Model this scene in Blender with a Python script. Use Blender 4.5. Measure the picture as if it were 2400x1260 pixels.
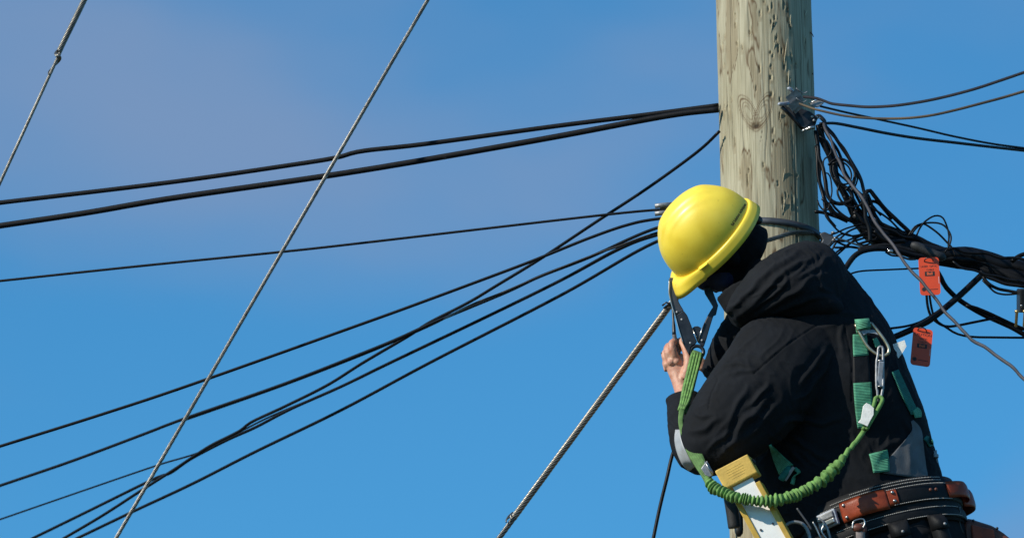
import bpy, bmesh, math, random
import numpy as np
from mathutils import Vector, Matrix
from mathutils.bvhtree import BVHTree

for o in list(bpy.data.objects):
    bpy.data.objects.remove(o)
scene = bpy.context.scene
COL = scene.collection
random.seed(7)
rng = np.random.default_rng(11)
R = math.radians

# ------------------------------------------------------------------ camera
PITCH = R(18.0)
FPX = 13000.0                       # focal length in pixels of the 2400 px wide photograph
CAM = Vector((0, 0, 1.7))
CF = Vector((0, math.cos(PITCH), math.sin(PITCH)))
CU = Vector((0, -math.sin(PITCH), math.cos(PITCH)))
CR = Vector((1, 0, 0))
cam_data = bpy.data.cameras.new('camera')
cam = bpy.data.objects.new('camera', cam_data)
COL.objects.link(cam)
cam.location = CAM
cam.rotation_euler = (R(90) + PITCH, 0, 0)
cam_data.sensor_width = 36
cam_data.lens = 36 * FPX / 2400
cam_data.clip_end = 5000
cam_data.dof.use_dof = True
cam_data.dof.focus_distance = 15.05
cam_data.dof.aperture_fstop = 9.0
scene.camera = cam

# ------------------------------------------------------------------ sky, sun, exposure
SUN_AZ, SUN_EL = R(58), R(32)       # azimuth measured from the camera side towards the left
to_sun = Vector((-math.sin(SUN_AZ) * math.cos(SUN_EL), -math.cos(SUN_AZ) * math.cos(SUN_EL), math.sin(SUN_EL)))
world = bpy.data.worlds.new('World')
scene.world = world
world.use_nodes = True
wn, wl_ = world.node_tree.nodes, world.node_tree.links
wn.clear()
w_out = wn.new('ShaderNodeOutputWorld')
w_bg = wn.new('ShaderNodeBackground')
w_bg.inputs['Strength'].default_value = 0.094
sky = wn.new('ShaderNodeTexSky')
sky.sky_type = 'NISHITA'
sky.sun_disc = False
sky.sun_elevation = SUN_EL
sky.sun_rotation = math.atan2(to_sun.x, to_sun.y)
sky.air_density = 1.0
sky.dust_density = 0.15
sky.ozone_density = 3.0
tint = wn.new('ShaderNodeMix'); tint.data_type = 'RGBA'; tint.blend_type = 'MULTIPLY'
tint.inputs['Factor'].default_value = 1.0
tint.inputs[7].default_value = (0.45, 1.23, 1.54, 1)
wl_.new(sky.outputs['Color'], tint.inputs[6])
tc = wn.new('ShaderNodeTexCoord')
mp = wn.new('ShaderNodeMapping')
mp.inputs['Location'].default_value = (15.28, 6.3, 2.48)
mp.inputs['Rotation'].default_value = (0, R(25), 0)
mp.inputs['Scale'].default_value = (7.0, 7.0, 13.0)
nz = wn.new('ShaderNodeTexNoise')
nz.inputs['Scale'].default_value = 1.0
nz.inputs['Detail'].default_value = 4.0
nz.inputs['Roughness'].default_value = 0.42
wl_.new(tc.outputs['Generated'], mp.inputs['Vector'])
wl_.new(mp.outputs['Vector'], nz.inputs['Vector'])
cr = wn.new('ShaderNodeMapRange')
cr.interpolation_type = 'SMOOTHSTEP'
cr.inputs['From Min'].default_value = 0.455
cr.inputs['From Max'].default_value = 0.72
cr.inputs['To Max'].default_value = 0.74
wl_.new(nz.outputs['Fac'], cr.inputs['Value'])
cl = wn.new('ShaderNodeMix'); cl.data_type = 'RGBA'
cl.inputs[7].default_value = (2.40, 3.35, 5.3, 1)     # thin lavender cirrus
wl_.new(cr.outputs['Result'], cl.inputs['Factor'])
wl_.new(tint.outputs[2], cl.inputs[6])
wl_.new(cl.outputs[2], w_bg.inputs['Color'])
wl_.new(w_bg.outputs[0], w_out.inputs[0])

sun_d = bpy.data.lights.new('sun', 'SUN')
sun_d.energy = 5.0
sun_d.angle = R(0.55)
sun_d.color = (1.0, 0.93, 0.80)
sun = bpy.data.objects.new('sun', sun_d)
COL.objects.link(sun)
sun.location = (-8, -8, 20)
sun.rotation_euler = (-to_sun).to_track_quat('-Z', 'Y').to_euler()
scene.view_settings.view_transform = 'Standard'
scene.view_settings.look = 'None'
scene.view_settings.gamma = 1
scene.view_settings.exposure = 0.0
scene.render.resolution_x, scene.render.resolution_y = 1024, 537

# ------------------------------------------------------------------ placing helpers
def at(px, py, Y):
    """point on the upright plane y = Y that the photograph shows at this pixel"""
    d = CF + CR * ((px - 1200) / FPX) - CU * ((py - 630) / FPX)
    return CAM + d * (Y / d.y)
def px2m(Y):
    return Y / math.cos(PITCH) / FPX       # metres per photograph pixel at distance Y
def proj(P):
    P = np.asarray(P, float) - np.array(CAM)
    D = P @ np.array(CF)
    return 1200 + FPX * (P @ np.array(CR)) / D, 630 - FPX * (P @ np.array(CU)) / D
def zz(ox, oy, k, pts):
    return [(ox + p[0] / k, oy + p[1] / k) + tuple(p[2:]) for p in pts]
def camvec(r, u, f):
    return CR * r + CU * u + CF * f

# ------------------------------------------------------------------ noise (numpy gradient noise)
_perm = np.random.default_rng(3).permutation(256)
_perm = np.concatenate([_perm, _perm, _perm])
_g3 = np.random.default_rng(4).normal(size=(256, 3))
_g3 /= np.linalg.norm(_g3, axis=1)[:, None]
def noise3(x, y, z):
    x, y, z = np.broadcast_arrays(np.asarray(x, float), np.asarray(y, float), np.asarray(z, float))
    xi, yi, zi = np.floor(x).astype(int), np.floor(y).astype(int), np.floor(z).astype(int)
    xf, yf, zf = x - xi, y - yi, z - zi
    f = lambda t: t * t * t * (t * (t * 6 - 15) + 10)
    u, v, w = f(xf), f(yf), f(zf)
    out = 0
    for dx in (0, 1):
        for dy in (0, 1):
            for dz in (0, 1):
                h = _perm[_perm[_perm[(xi + dx) & 255] + ((yi + dy) & 255)] + ((zi + dz) & 255)]
                g = _g3[h]
                d = g[..., 0] * (xf - dx) + g[..., 1] * (yf - dy) + g[..., 2] * (zf - dz)
                wx = u if dx else 1 - u
                wy = v if dy else 1 - v
                wz = w if dz else 1 - w
                out = out + d * wx * wy * wz
    return out * 1.5
def sstep(a, b, x):
    t = np.clip((x - a) / (b - a), 0, 1)
    return t * t * (3 - 2 * t)

# ------------------------------------------------------------------ materials
def new_mat(name):
    m = bpy.data.materials.new(name)
    m.use_nodes = True
    return m, m.node_tree.nodes, m.node_tree.links, m.node_tree.nodes['Principled BSDF']
def mat(name, col, rough=0.6, metal=0.0, var=0.12, nscale=30, bump=0.0, bscale=200, spec=None, col2=None, stretch=None, coat=0):
    m, n, l, b = new_mat(name)
    b.inputs['Roughness'].default_value = rough
    b.inputs['Metallic'].default_value = metal
    if spec is not None:
        b.inputs['Specular IOR Level'].default_value = spec
    if coat:
        b.inputs['Coat Weight'].default_value = coat
        b.inputs['Coat Roughness'].default_value = 0.12
    tcn = n.new('ShaderNodeTexCoord')
    src = tcn.outputs['Object']
    if stretch:
        mpn = n.new('ShaderNodeMapping')
        mpn.inputs['Scale'].default_value = stretch
        l.new(src, mpn.inputs['Vector']); src = mpn.outputs['Vector']
    t = n.new('ShaderNodeTexNoise')
    t.inputs['Scale'].default_value = nscale
    t.inputs['Detail'].default_value = 5
    l.new(src, t.inputs['Vector'])
    ramp = n.new('ShaderNodeValToRGB')
    c2 = col2 or tuple(min(1, c * (1 + var * 1.5)) for c in col)
    c1 = tuple(c * (1 - var) for c in col)
    ramp.color_ramp.elements[0].position = 0.3
    ramp.color_ramp.elements[1].position = 0.7
    ramp.color_ramp.elements[0].color = (*c1, 1)
    ramp.color_ramp.elements[1].color = (*c2, 1)
    l.new(t.outputs['Fac'], ramp.inputs['Fac'])
    l.new(ramp.outputs['Color'], b.inputs['Base Color'])
    mr = n.new('ShaderNodeMapRange')
    mr.inputs['To Min'].default_value = max(0.02, rough - 0.08)
    mr.inputs['To Max'].default_value = min(1, rough + 0.1)
    l.new(t.outputs['Fac'], mr.inputs['Value'])
    l.new(mr.outputs['Result'], b.inputs['Roughness'])
    if bump:
        t2 = n.new('ShaderNodeTexNoise')
        t2.inputs['Scale'].default_value = bscale
        t2.inputs['Detail'].default_value = 3
        l.new(src, t2.inputs['Vector'])
        bp = n.new('ShaderNodeBump')
        bp.inputs['Strength'].default_value = bump
        bp.inputs['Distance'].default_value = 0.002
        l.new(t2.outputs['Fac'], bp.inputs['Height'])
        l.new(bp.outputs['Normal'], b.inputs['Normal'])
    return m
def webbing(name, col, pitch=0.0035):
    """woven strap: ribs across its length (uv.x runs along it, in metres)"""
    m, n, l, b = new_mat(name)
    uv = n.new('ShaderNodeUVMap')
    sp = n.new('ShaderNodeSeparateXYZ')
    l.new(uv.outputs['UV'], sp.inputs[0])
    mu = n.new('ShaderNodeMath'); mu.operation = 'MULTIPLY'; mu.inputs[1].default_value = 2 * math.pi / pitch
    l.new(sp.outputs['X'], mu.inputs[0])
    sn = n.new('ShaderNodeMath'); sn.operation = 'SINE'
    l.new(mu.outputs[0], sn.inputs[0])
    tcn = n.new('ShaderNodeTexCoord')
    t = n.new('ShaderNodeTexNoise'); t.inputs['Scale'].default_value = 60; t.inputs['Detail'].default_value = 4
    l.new(tcn.outputs['Object'], t.inputs['Vector'])
    ramp = n.new('ShaderNodeValToRGB')
    ramp.color_ramp.elements[0].position, ramp.color_ramp.elements[1].position = 0.32, 0.68
    ramp.color_ramp.elements[0].color = (*[c * 0.72 for c in col], 1)
    ramp.color_ramp.elements[1].color = (*[min(1, c * 1.25) for c in col], 1)
    l.new(t.outputs['Fac'], ramp.inputs['Fac'])
    mx = n.new('ShaderNodeMix'); mx.data_type = 'RGBA'; mx.blend_type = 'MULTIPLY'
    mr = n.new('ShaderNodeMapRange'); mr.inputs['From Min'].default_value = -1; mr.inputs['To Min'].default_value = 0.0; mr.inputs['To Max'].default_value = 0.45
    l.new(sn.outputs[0], mr.inputs['Value'])
    l.new(mr.outputs['Result'], mx.inputs['Factor'])
    l.new(ramp.outputs['Color'], mx.inputs[6])
    mx.inputs[7].default_value = (0.35, 0.35, 0.35, 1)
    l.new(mx.outputs[2], b.inputs['Base Color'])
    b.inputs['Roughness'].default_value = 0.75
    bp = n.new('ShaderNodeBump'); bp.inputs['Strength'].default_value = 0.5; bp.inputs['Distance'].default_value = 0.001
    l.new(sn.outputs[0], bp.inputs['Height'])
    l.new(bp.outputs['Normal'], b.inputs['Normal'])
    return m

M = {}
M['cable'] = mat('black_cable_jacket', (0.0045, 0.005, 0.0065), 0.42, var=0.3, nscale=15, spec=0.18)
M['cable_dull'] = mat('weathered_black_cable', (0.006, 0.0066, 0.0085), 0.6, var=0.35, nscale=40, bump=0.3, bscale=300, spec=0.14)
M['cable_dark_brown'] = mat('dark_brown_drop_wire', (0.018, 0.015, 0.018), 0.6, var=0.3, nscale=8, spec=0.25)
M['cable_grey'] = mat('grey_drop_wire', (0.040, 0.037, 0.042), 0.55, var=0.35, nscale=18)
M['cable_brown'] = mat('weathered_drop_wire', (0.022, 0.019, 0.021), 0.6, var=0.4, nscale=3.0, col2=(0.11, 0.08, 0.05), spec=0.3)
M['steel'] = mat('galvanised_strand', (0.165, 0.160, 0.145), 0.38, 0.85, var=0.3, nscale=25)
M['steel_warm'] = mat('galvanised_grip_rust', (0.33, 0.31, 0.27), 0.36, 0.8, var=0.3, nscale=9, col2=(0.31, 0.27, 0.22))
M['metal_grey'] = mat('galvanised_hardware', (0.24, 0.245, 0.255), 0.48, 0.55, var=0.3, nscale=60, bump=0.25)
M['metal_blue'] = mat('zinc_hook', (0.30, 0.33, 0.385), 0.5, 0.3, var=0.2, nscale=60)
M['metal_dark'] = mat('dark_steel', (0.035, 0.037, 0.042), 0.38, 0.6, var=0.3, nscale=40)
M['metal_band'] = mat('dull_steel_band', (0.07, 0.075, 0.085), 0.5, 0.5, var=0.25, nscale=30)
M['bright'] = mat('polished_steel', (0.42, 0.42, 0.41), 0.3, 0.95, var=0.1, nscale=30)
M['ring_gold'] = mat('zinc_yellow_ring', (0.52, 0.44, 0.30), 0.3, 0.85, var=0.2, nscale=40)
M['brass'] = mat('brass_post', (0.5, 0.36, 0.16), 0.35, 0.8, var=0.2)
M['black_plastic'] = mat('black_plastic', (0.012, 0.012, 0.013), 0.4, var=0.2)
M['jacket'] = mat('black_jacket_cloth', (0.0080, 0.0091, 0.0115), 0.85, var=0.25, nscale=14, bump=0.35, bscale=420, spec=0.16)
M['trouser'] = mat('black_trouser_cloth', (0.0115, 0.0122, 0.0145), 0.85, var=0.22, nscale=14, bump=0.3, bscale=420, spec=0.16)
M['knit'] = mat('black_knit', (0.008, 0.0085, 0.010), 0.9, var=0.2, nscale=60, bump=0.4, bscale=500, spec=0.2)
M['mask'] = mat('navy_mask', (0.012, 0.022, 0.075), 0.8, var=0.25, nscale=40, bump=0.3, bscale=300)
M['reflect'] = mat('silver_reflective_tape', (0.36, 0.37, 0.38), 0.5, 0.1, var=0.15, nscale=25)
M['grey_panel'] = mat('grey_jacket_panel', (0.085, 0.09, 0.098), 0.7, var=0.3, nscale=16, bump=0.3, bscale=300)
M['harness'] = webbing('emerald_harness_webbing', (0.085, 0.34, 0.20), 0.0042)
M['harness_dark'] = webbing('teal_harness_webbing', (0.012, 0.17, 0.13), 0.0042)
M['lime'] = webbing('lime_lanyard_webbing', (0.125, 0.245, 0.070), 0.0036)
M['lime_ruffle'] = mat('lime_elastic_cover', (0.115, 0.235, 0.058), 0.8, var=0.35, nscale=55, bump=0.4, bscale=400)
M['white_label'] = mat('white_cloth_label', (0.75, 0.74, 0.70), 0.8, var=0.1, nscale=60, bump=0.3)
M['hat'] = None
M['leather'] = mat('red_brown_leather', (0.235, 0.040, 0.014), 0.42, var=0.25, nscale=35, bump=0.3, bscale=260, spec=0.3)
M['leather_dark'] = mat('dark_brown_leather', (0.11, 0.03, 0.016), 0.5, var=0.25, nscale=35, bump=0.3, bscale=260)
M['belt'] = mat('black_belt_nylon', (0.0075, 0.008, 0.0095), 0.6, var=0.2, nscale=50, bump=0.4, bscale=300, spec=0.2)
M['stitch'] = mat('white_thread', (0.42, 0.41, 0.39), 0.8)
M['strap_grey'] = mat('grey_tool_strap', (0.20, 0.17, 0.165), 0.85, var=0.2, nscale=80, bump=0.4)
M['yellow_rail'] = mat('yellow_fibreglass', (0.50, 0.315, 0.045), 0.4, var=0.18, nscale=30)
M['yellow_cap'] = mat('yellow_plastic_cap', (0.60, 0.385, 0.075), 0.55, var=0.14, nscale=45, bump=0.25)
M['white_rail'] = mat('white_rail_label', (0.78, 0.77, 0.74), 0.5, var=0.05, nscale=20)
M['orange'] = mat('orange_plastic_tag', (0.70, 0.068, 0.016), 0.45, var=0.07, nscale=30)
M['print'] = mat('black_print', (0.012, 0.012, 0.012), 0.6)
M['print_orange'] = mat('orange_print', (0.78, 0.13, 0.04), 0.6)
M['pink'] = mat('pink_sticker', (0.80, 0.42, 0.42), 0.6)
M['rubber'] = mat('black_rubber', (0.014, 0.0145, 0.016), 0.65, var=0.25, nscale=40, bump=0.3)

# ------------------------------------------------------------------ object helpers
WL = {}                                   # world position of every object's origin
def tag(o, label, cat, group=None, kind=None):
    if label: o['label'] = label
    if cat: o['category'] = cat
    if group: o['group'] = group
    if kind: o['kind'] = kind
    return o
def thing(name, loc, label, cat, group=None):
    o = bpy.data.objects.new(name, None)
    o.empty_display_size = 0.05
    COL.objects.link(o)
    o.location = loc
    WL[o] = Vector(loc)
    return tag(o, label, cat, group)
def link_mesh(name, me, material, parent=None, smooth=True, origin=None):
    """me holds world coordinates; origin becomes its parent's origin or its own base"""
    n = len(me.vertices)
    co = np.empty(n * 3); me.vertices.foreach_get('co', co); co = co.reshape(-1, 3)
    if parent is not None:
        org = WL[parent]
    elif origin is not None:
        org = Vector(origin)
    else:
        lo, hi = co.min(0), co.max(0)
        org = Vector(((lo[0] + hi[0]) / 2, (lo[1] + hi[1]) / 2, lo[2]))
    co = co - np.array(org)
    me.vertices.foreach_set('co', co.ravel())
    if smooth:
        me.polygons.foreach_set('use_smooth', np.ones(len(me.polygons), bool))
    me.update()
    if material is not None:
        me.materials.clear(); me.materials.append(material)
    o = bpy.data.objects.new(name, me)
    COL.objects.link(o)
    if parent is not None:
        o.parent = parent
    else:
        o.location = org
    WL[o] = org
    return o
class MB:
    def __init__(s):
        s.v, s.f, s.uv, s.n = [], [], {}, 0
    def add(s, verts, faces, uvs=None):
        b = s.n
        verts = [tuple(p) for p in verts]
        s.v += verts
        for i, f in enumerate(faces):
            if uvs is not None:
                s.uv[len(s.f)] = [uvs[k] for k in f]
            s.f.append(tuple(k + b for k in f))
        s.n += len(verts)
        return s
    def mesh(s, name):
        me = bpy.data.meshes.new(name)
        me.from_pydata(s.v, [], s.f)
        if s.uv:
            ul = me.uv_layers.new(name='UVMap')
            for fi, p in enumerate(me.polygons):
                if fi in s.uv:
                    for k, li in enumerate(p.loop_indices):
                        ul.data[li].uv = s.uv[fi][k]
        me.update()
        return me
    def build(s, name, material, parent=None, smooth=True, origin=None):
        return link_mesh(name, s.mesh(name), material, parent, smooth, origin)
def solidify(o, t, offset=0.0):
    m = o.modifiers.new('solid', 'SOLIDIFY'); m.thickness = t; m.offset = offset
    return o
def bevel(o, w, seg=2):
    m = o.modifiers.new('bevel', 'BEVEL'); m.width = w; m.segments = seg; m.limit_method = 'ANGLE'; m.angle_limit = R(35)
    return o
def spline(pts, n):
    """Catmull-Rom through 3D (or nD) points, n samples in all, roughly even"""
    P = np.array([list(p) for p in pts], float)
    if len(P) == 2:
        t = np.linspace(0, 1, n)[:, None]
        return P[0] * (1 - t) + P[1] * t
    ext = np.vstack([2 * P[0] - P[1], P, 2 * P[-1] - P[-2]])
    seg = np.linalg.norm(np.diff(P[:, :3], axis=0), axis=1)
    cum = np.concatenate([[0], np.cumsum(seg)])
    ts = np.linspace(0, cum[-1], n)
    out = []
    for t in ts:
        i = min(max(np.searchsorted(cum, t, side='right') - 1, 0), len(seg) - 1)
        u = (t - cum[i]) / max(seg[i], 1e-9)
        p0, p1, p2, p3 = ext[i], ext[i + 1], ext[i + 2], ext[i + 3]
        out.append(0.5 * (2 * p1 + (p2 - p0) * u + (2 * p0 - 5 * p1 + 4 * p2 - p3) * u * u + (3 * p1 - p0 - 3 * p2 + p3) * u ** 3))
    return np.array(out)
def frames(P):
    T = np.gradient(P, axis=0)
    T /= np.linalg.norm(T, axis=1)[:, None] + 1e-12
    N = np.zeros_like(P)
    a = np.array([0, 1.0, 0.1])
    if abs(T[0] @ a) > 0.9:
        a = np.array([1.0, 0, 0])
    v = a - T[0] * (a @ T[0]); N[0] = v / np.linalg.norm(v)
    for i in range(1, len(P)):
        v = N[i - 1] - T[i] * (N[i - 1] @ T[i]); N[i] = v / np.linalg.norm(v)
    return T, N, np.cross(T, N)
def tube_into(mb, P, r, sides=8, closed=False, flat=1.0):
    P = np.asarray(P, float)
    T, N, B = frames(P)
    r = np.broadcast_to(np.asarray(r, float), (len(P),))
    a = np.arange(sides) * 2 * math.pi / sides
    V = P[:, None, :] + r[:, None, None] * (np.cos(a)[None, :, None] * N[:, None, :] + flat * np.sin(a)[None, :, None] * B[:, None, :])
    V = V.reshape(-1, 3)
    F = []
    m = len(P)
    for i in range(m if closed else m - 1):
        j = (i + 1) % m
        for k in range(sides):
            k2 = (k + 1) % sides
            F.append((i * sides + k, i * sides + k2, j * sides + k2, j * sides + k))
    if not closed:
        F.append(tuple(range(sides))[::-1])
        F.append(tuple((m - 1) * sides + k for k in range(sides)))
    mb.add(V, F)
    return mb
def loft_into(mb, secs, sides=28, power=2.0, cap=True, n=None):
    """secs: (centre, axis1, axis2) ellipses; resampled smoothly when n is given"""
    if n:
        A = spline([list(c) + list(a) + list(b) for c, a, b in secs], n)
        secs = [(s[0:3], s[3:6], s[6:9]) for s in A]
    V, F = [], []
    for c, a, b in secs:
        c, a, b = np.array(c), np.array(a), np.array(b)
        for k in range(sides):
            t = 2 * math.pi * k / sides
            ct, st = math.cos(t), math.sin(t)
            x = math.copysign(abs(ct) ** (2 / power), ct); y = math.copysign(abs(st) ** (2 / power), st)
            V.append(c + a * x + b * y)
    m = len(secs)
    for i in range(m - 1):
        for k in range(sides):
            k2 = (k + 1) % sides
            F.append((i * sides + k, i * sides + k2, (i + 1) * sides + k2, (i + 1) * sides + k))
    if cap:
        F.append(tuple(range(sides))[::-1]); F.append(tuple((m - 1) * sides + k for k in range(sides)))
    mb.add(V, F)
    return mb
def psec(Ax, Ay, Bx, By, Y, d):
    """ellipse whose edges the photograph shows at A and B, half as deep as d"""
    a, b = at(Ax, Ay, Y), at(Bx, By, Y)
    return ((a + b) / 2, (b - a) / 2, Vector((0, d, 0)))
def ball_into(mb, c, rx, ry=None, rz=None, ax=None, u=14, v=10):
    ry = ry or rx; rz = rz or rx
    X, Yv, Z = ax or (Vector((1, 0, 0)), Vector((0, 1, 0)), Vector((0, 0, 1)))
    c = Vector(c)
    V = [c + Z * rz]; F = []
    for i in range(1, v):
        ph = math.pi * i / v
        for k in range(u):
            t = 2 * math.pi * k / u
            V.append(c + X * (rx * math.sin(ph) * math.cos(t)) + Yv * (ry * math.sin(ph) * math.sin(t)) + Z * (rz * math.cos(ph)))
    V.append(c - Z * rz)
    for k in range(u):
        F.append((0, 1 + k, 1 + (k + 1) % u))
    for i in range(v - 2):
        for k in range(u):
            a = 1 + i * u + k; b = 1 + i * u + (k + 1) % u
            F.append((a, a + u, b + u, b))
    L = len(V) - 1
    for k in range(u):
        F.append((L, 1 + (v - 2) * u + (k + 1) % u, 1 + (v - 2) * u + k))
    mb.add(V, F)
    return mb
def box_into(mb, c, X, Yv, Z):
    """X, Yv, Z half axes"""
    c, X, Yv, Z = Vector(c), Vector(X), Vector(Yv), Vector(Z)
    V = [c + X * a + Yv * b + Z * d for a in (-1, 1) for b in (-1, 1) for d in (-1, 1)]
    mb.add(V, [(0, 1, 3, 2), (4, 6, 7, 5), (0, 4, 5, 1), (2, 3, 7, 6), (0, 2, 6, 4), (1, 5, 7, 3)])
    return mb
def prism_into(mb, pts, Y, t, dY=None):
    """outline in photograph pixels stood at distance Y (or per point dY), thickness t metres"""
    n = len(pts)
    ys = dY or [Y] * n
    A = [at(p[0], p[1], y) for p, y in zip(pts, ys)]
    f = CF * t
    V = A + [a + f for a in A]
    F = [tuple(range(n)), tuple(range(2 * n - 1, n - 1, -1))]
    for k in range(n):
        k2 = (k + 1) % n
        F.append((k, n + k, n + k2, k2))
    mb.add(V, F)
    return mb
def ribbon_into(mb, P, S, hw, th):
    """strap along points P, side vectors S (unit), half widths hw, thickness th; uv.x in metres"""
    P, S = np.asarray(P, float), np.asarray(S, float)
    S /= np.linalg.norm(S, axis=1)[:, None]
    T = np.gradient(P, axis=0); T /= np.linalg.norm(T, axis=1)[:, None]
    S = S - T * (S * T).sum(1)[:, None]; S /= np.linalg.norm(S, axis=1)[:, None]
    Nn = np.cross(T, S)
    hw = np.broadcast_to(np.asarray(hw, float), (len(P),))
    s = np.concatenate([[0], np.cumsum(np.linalg.norm(np.diff(P, axis=0), axis=1))])
    V, UV, F = [], [], []
    for i in range(len(P)):
        for (a, b) in ((-1, -1), (-0.5, -1.25), (0, -1.3), (0.5, -1.25), (1, -1), (1, 1), (0, 1), (-1, 1)):
            V.append(P[i] + S[i] * hw[i] * a + Nn[i] * th / 2 * b); UV.append((s[i], a))
    for i in range(len(P) - 1):
        for k in range(8):
            k2 = (k + 1) % 8
            F.append((i * 8 + k, i * 8 + k2, (i + 1) * 8 + k2, (i + 1) * 8 + k))
    F.append(tuple(range(8))[::-1]); F.append(tuple((len(P) - 1) * 8 + k for k in range(8)))
    mb.add(V, F, UV)
    return mb
def remesh(mb, voxel, smooth_iter=0, fac=0.5):
    me = mb.mesh('tmp')
    o = bpy.data.objects.new('tmp', me); COL.objects.link(o)
    m = o.modifiers.new('r', 'REMESH'); m.mode = 'VOXEL'; m.voxel_size = voxel
    if smooth_iter:
        s = o.modifiers.new('s', 'SMOOTH'); s.iterations = smooth_iter; s.factor = fac
    dg = bpy.context.evaluated_depsgraph_get()
    out = bpy.data.meshes.new_from_object(o.evaluated_get(dg))
    bpy.data.objects.remove(o); bpy.data.meshes.remove(me)
    return out
def mesh_np(me):
    n = len(me.vertices)
    co = np.empty(n * 3); me.vertices.foreach_get('co', co)
    no = np.empty(n * 3); me.vertices.foreach_get('normal', no)
    return co.reshape(-1, 3), no.reshape(-1, 3)
def bvh_of(me):
    return BVHTree.FromPolygons([v.co.copy() for v in me.vertices], [tuple(p.vertices) for p in me.polygons])
def text_mesh(body, size, bold=False):
    cu = bpy.data.curves.new('t', 'FONT'); cu.body = body; cu.size = size
    cu.align_x = 'CENTER'; cu.align_y = 'CENTER'
    if bold: cu.offset = size * 0.025
    o = bpy.data.objects.new('t', cu); COL.objects.link(o)
    dg = bpy.context.evaluated_depsgraph_get()
    me = bpy.data.meshes.new_from_object(o.evaluated_get(dg))
    bpy.data.objects.remove(o)
    return me

# ================================================================== the setting
def make_ground():
    m, n, l, b = new_mat('grass_and_gravel')
    tcn = n.new('ShaderNodeTexCoord')
    t = n.new('ShaderNodeTexNoise'); t.inputs['Scale'].default_value = 0.35; t.inputs['Detail'].default_value = 9
    l.new(tcn.outputs['Object'], t.inputs['Vector'])
    ra = n.new('ShaderNodeValToRGB')
    ra.color_ramp.elements[0].color = (0.03, 0.045, 0.02, 1); ra.color_ramp.elements[0].position = 0.35
    ra.color_ramp.elements[1].color = (0.085, 0.075, 0.055, 1); ra.color_ramp.elements[1].position = 0.7
    l.new(t.outputs['Fac'], ra.inputs['Fac']); l.new(ra.outputs['Color'], b.inputs['Base Color'])
    b.inputs['Roughness'].default_value = 0.95
    mb = MB()
    N = 24
    xs = np.linspace(-1, 1, N + 1); xs = np.sign(xs) * np.abs(xs) ** 3 * 2500
    V = [(x, y, 0.0) for y in xs for x in xs]
    F = [(j * (N + 1) + i, j * (N + 1) + i + 1, (j + 1) * (N + 1) + i + 1, (j + 1) * (N + 1) + i) for j in range(N) for i in range(N)]
    mb.add(V, F)
    o = mb.build('ground', m, origin=(0, 0, 0), smooth=False)
    o['kind'] = 'structure'
make_ground()

# ------------------------------------------------------------------ utility pole
YP = 14.75
PT, PBm = at(1789, 0, YP), at(1829, 1250, YP)
PDIR = (PT - PBm).normalized()
def pole_axis(z):
    t = (z - PBm.z) / (PT.z - PBm.z)
    return PBm + (PT - PBm) * t
def pole_r(z):
    return 0.1345 + (PT.z - z) * 0.0030
def pole_uv(px, py):
    """arc angle (0 facing the camera, + to the right) and height of the pole's face at a pixel"""
    z = at(px, py, YP - 0.12).z
    c = pole_axis(z)
    p = at(px, py, YP - 0.12)
    s = max(-0.99, min(0.99, (p.x - c.x) / pole_r(z)))
    a = math.asin(s)
    y = YP - math.cos(a) * pole_r(z)
    p = at(px, py, y)
    return a, p.z
def pole_pt(px, py, out=0.0):
    a, z = pole_uv(px, py)
    c = pole_axis(z); r = pole_r(z) + out
    return Vector((c.x + r * math.sin(a), c.y - r * math.cos(a), z))
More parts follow.
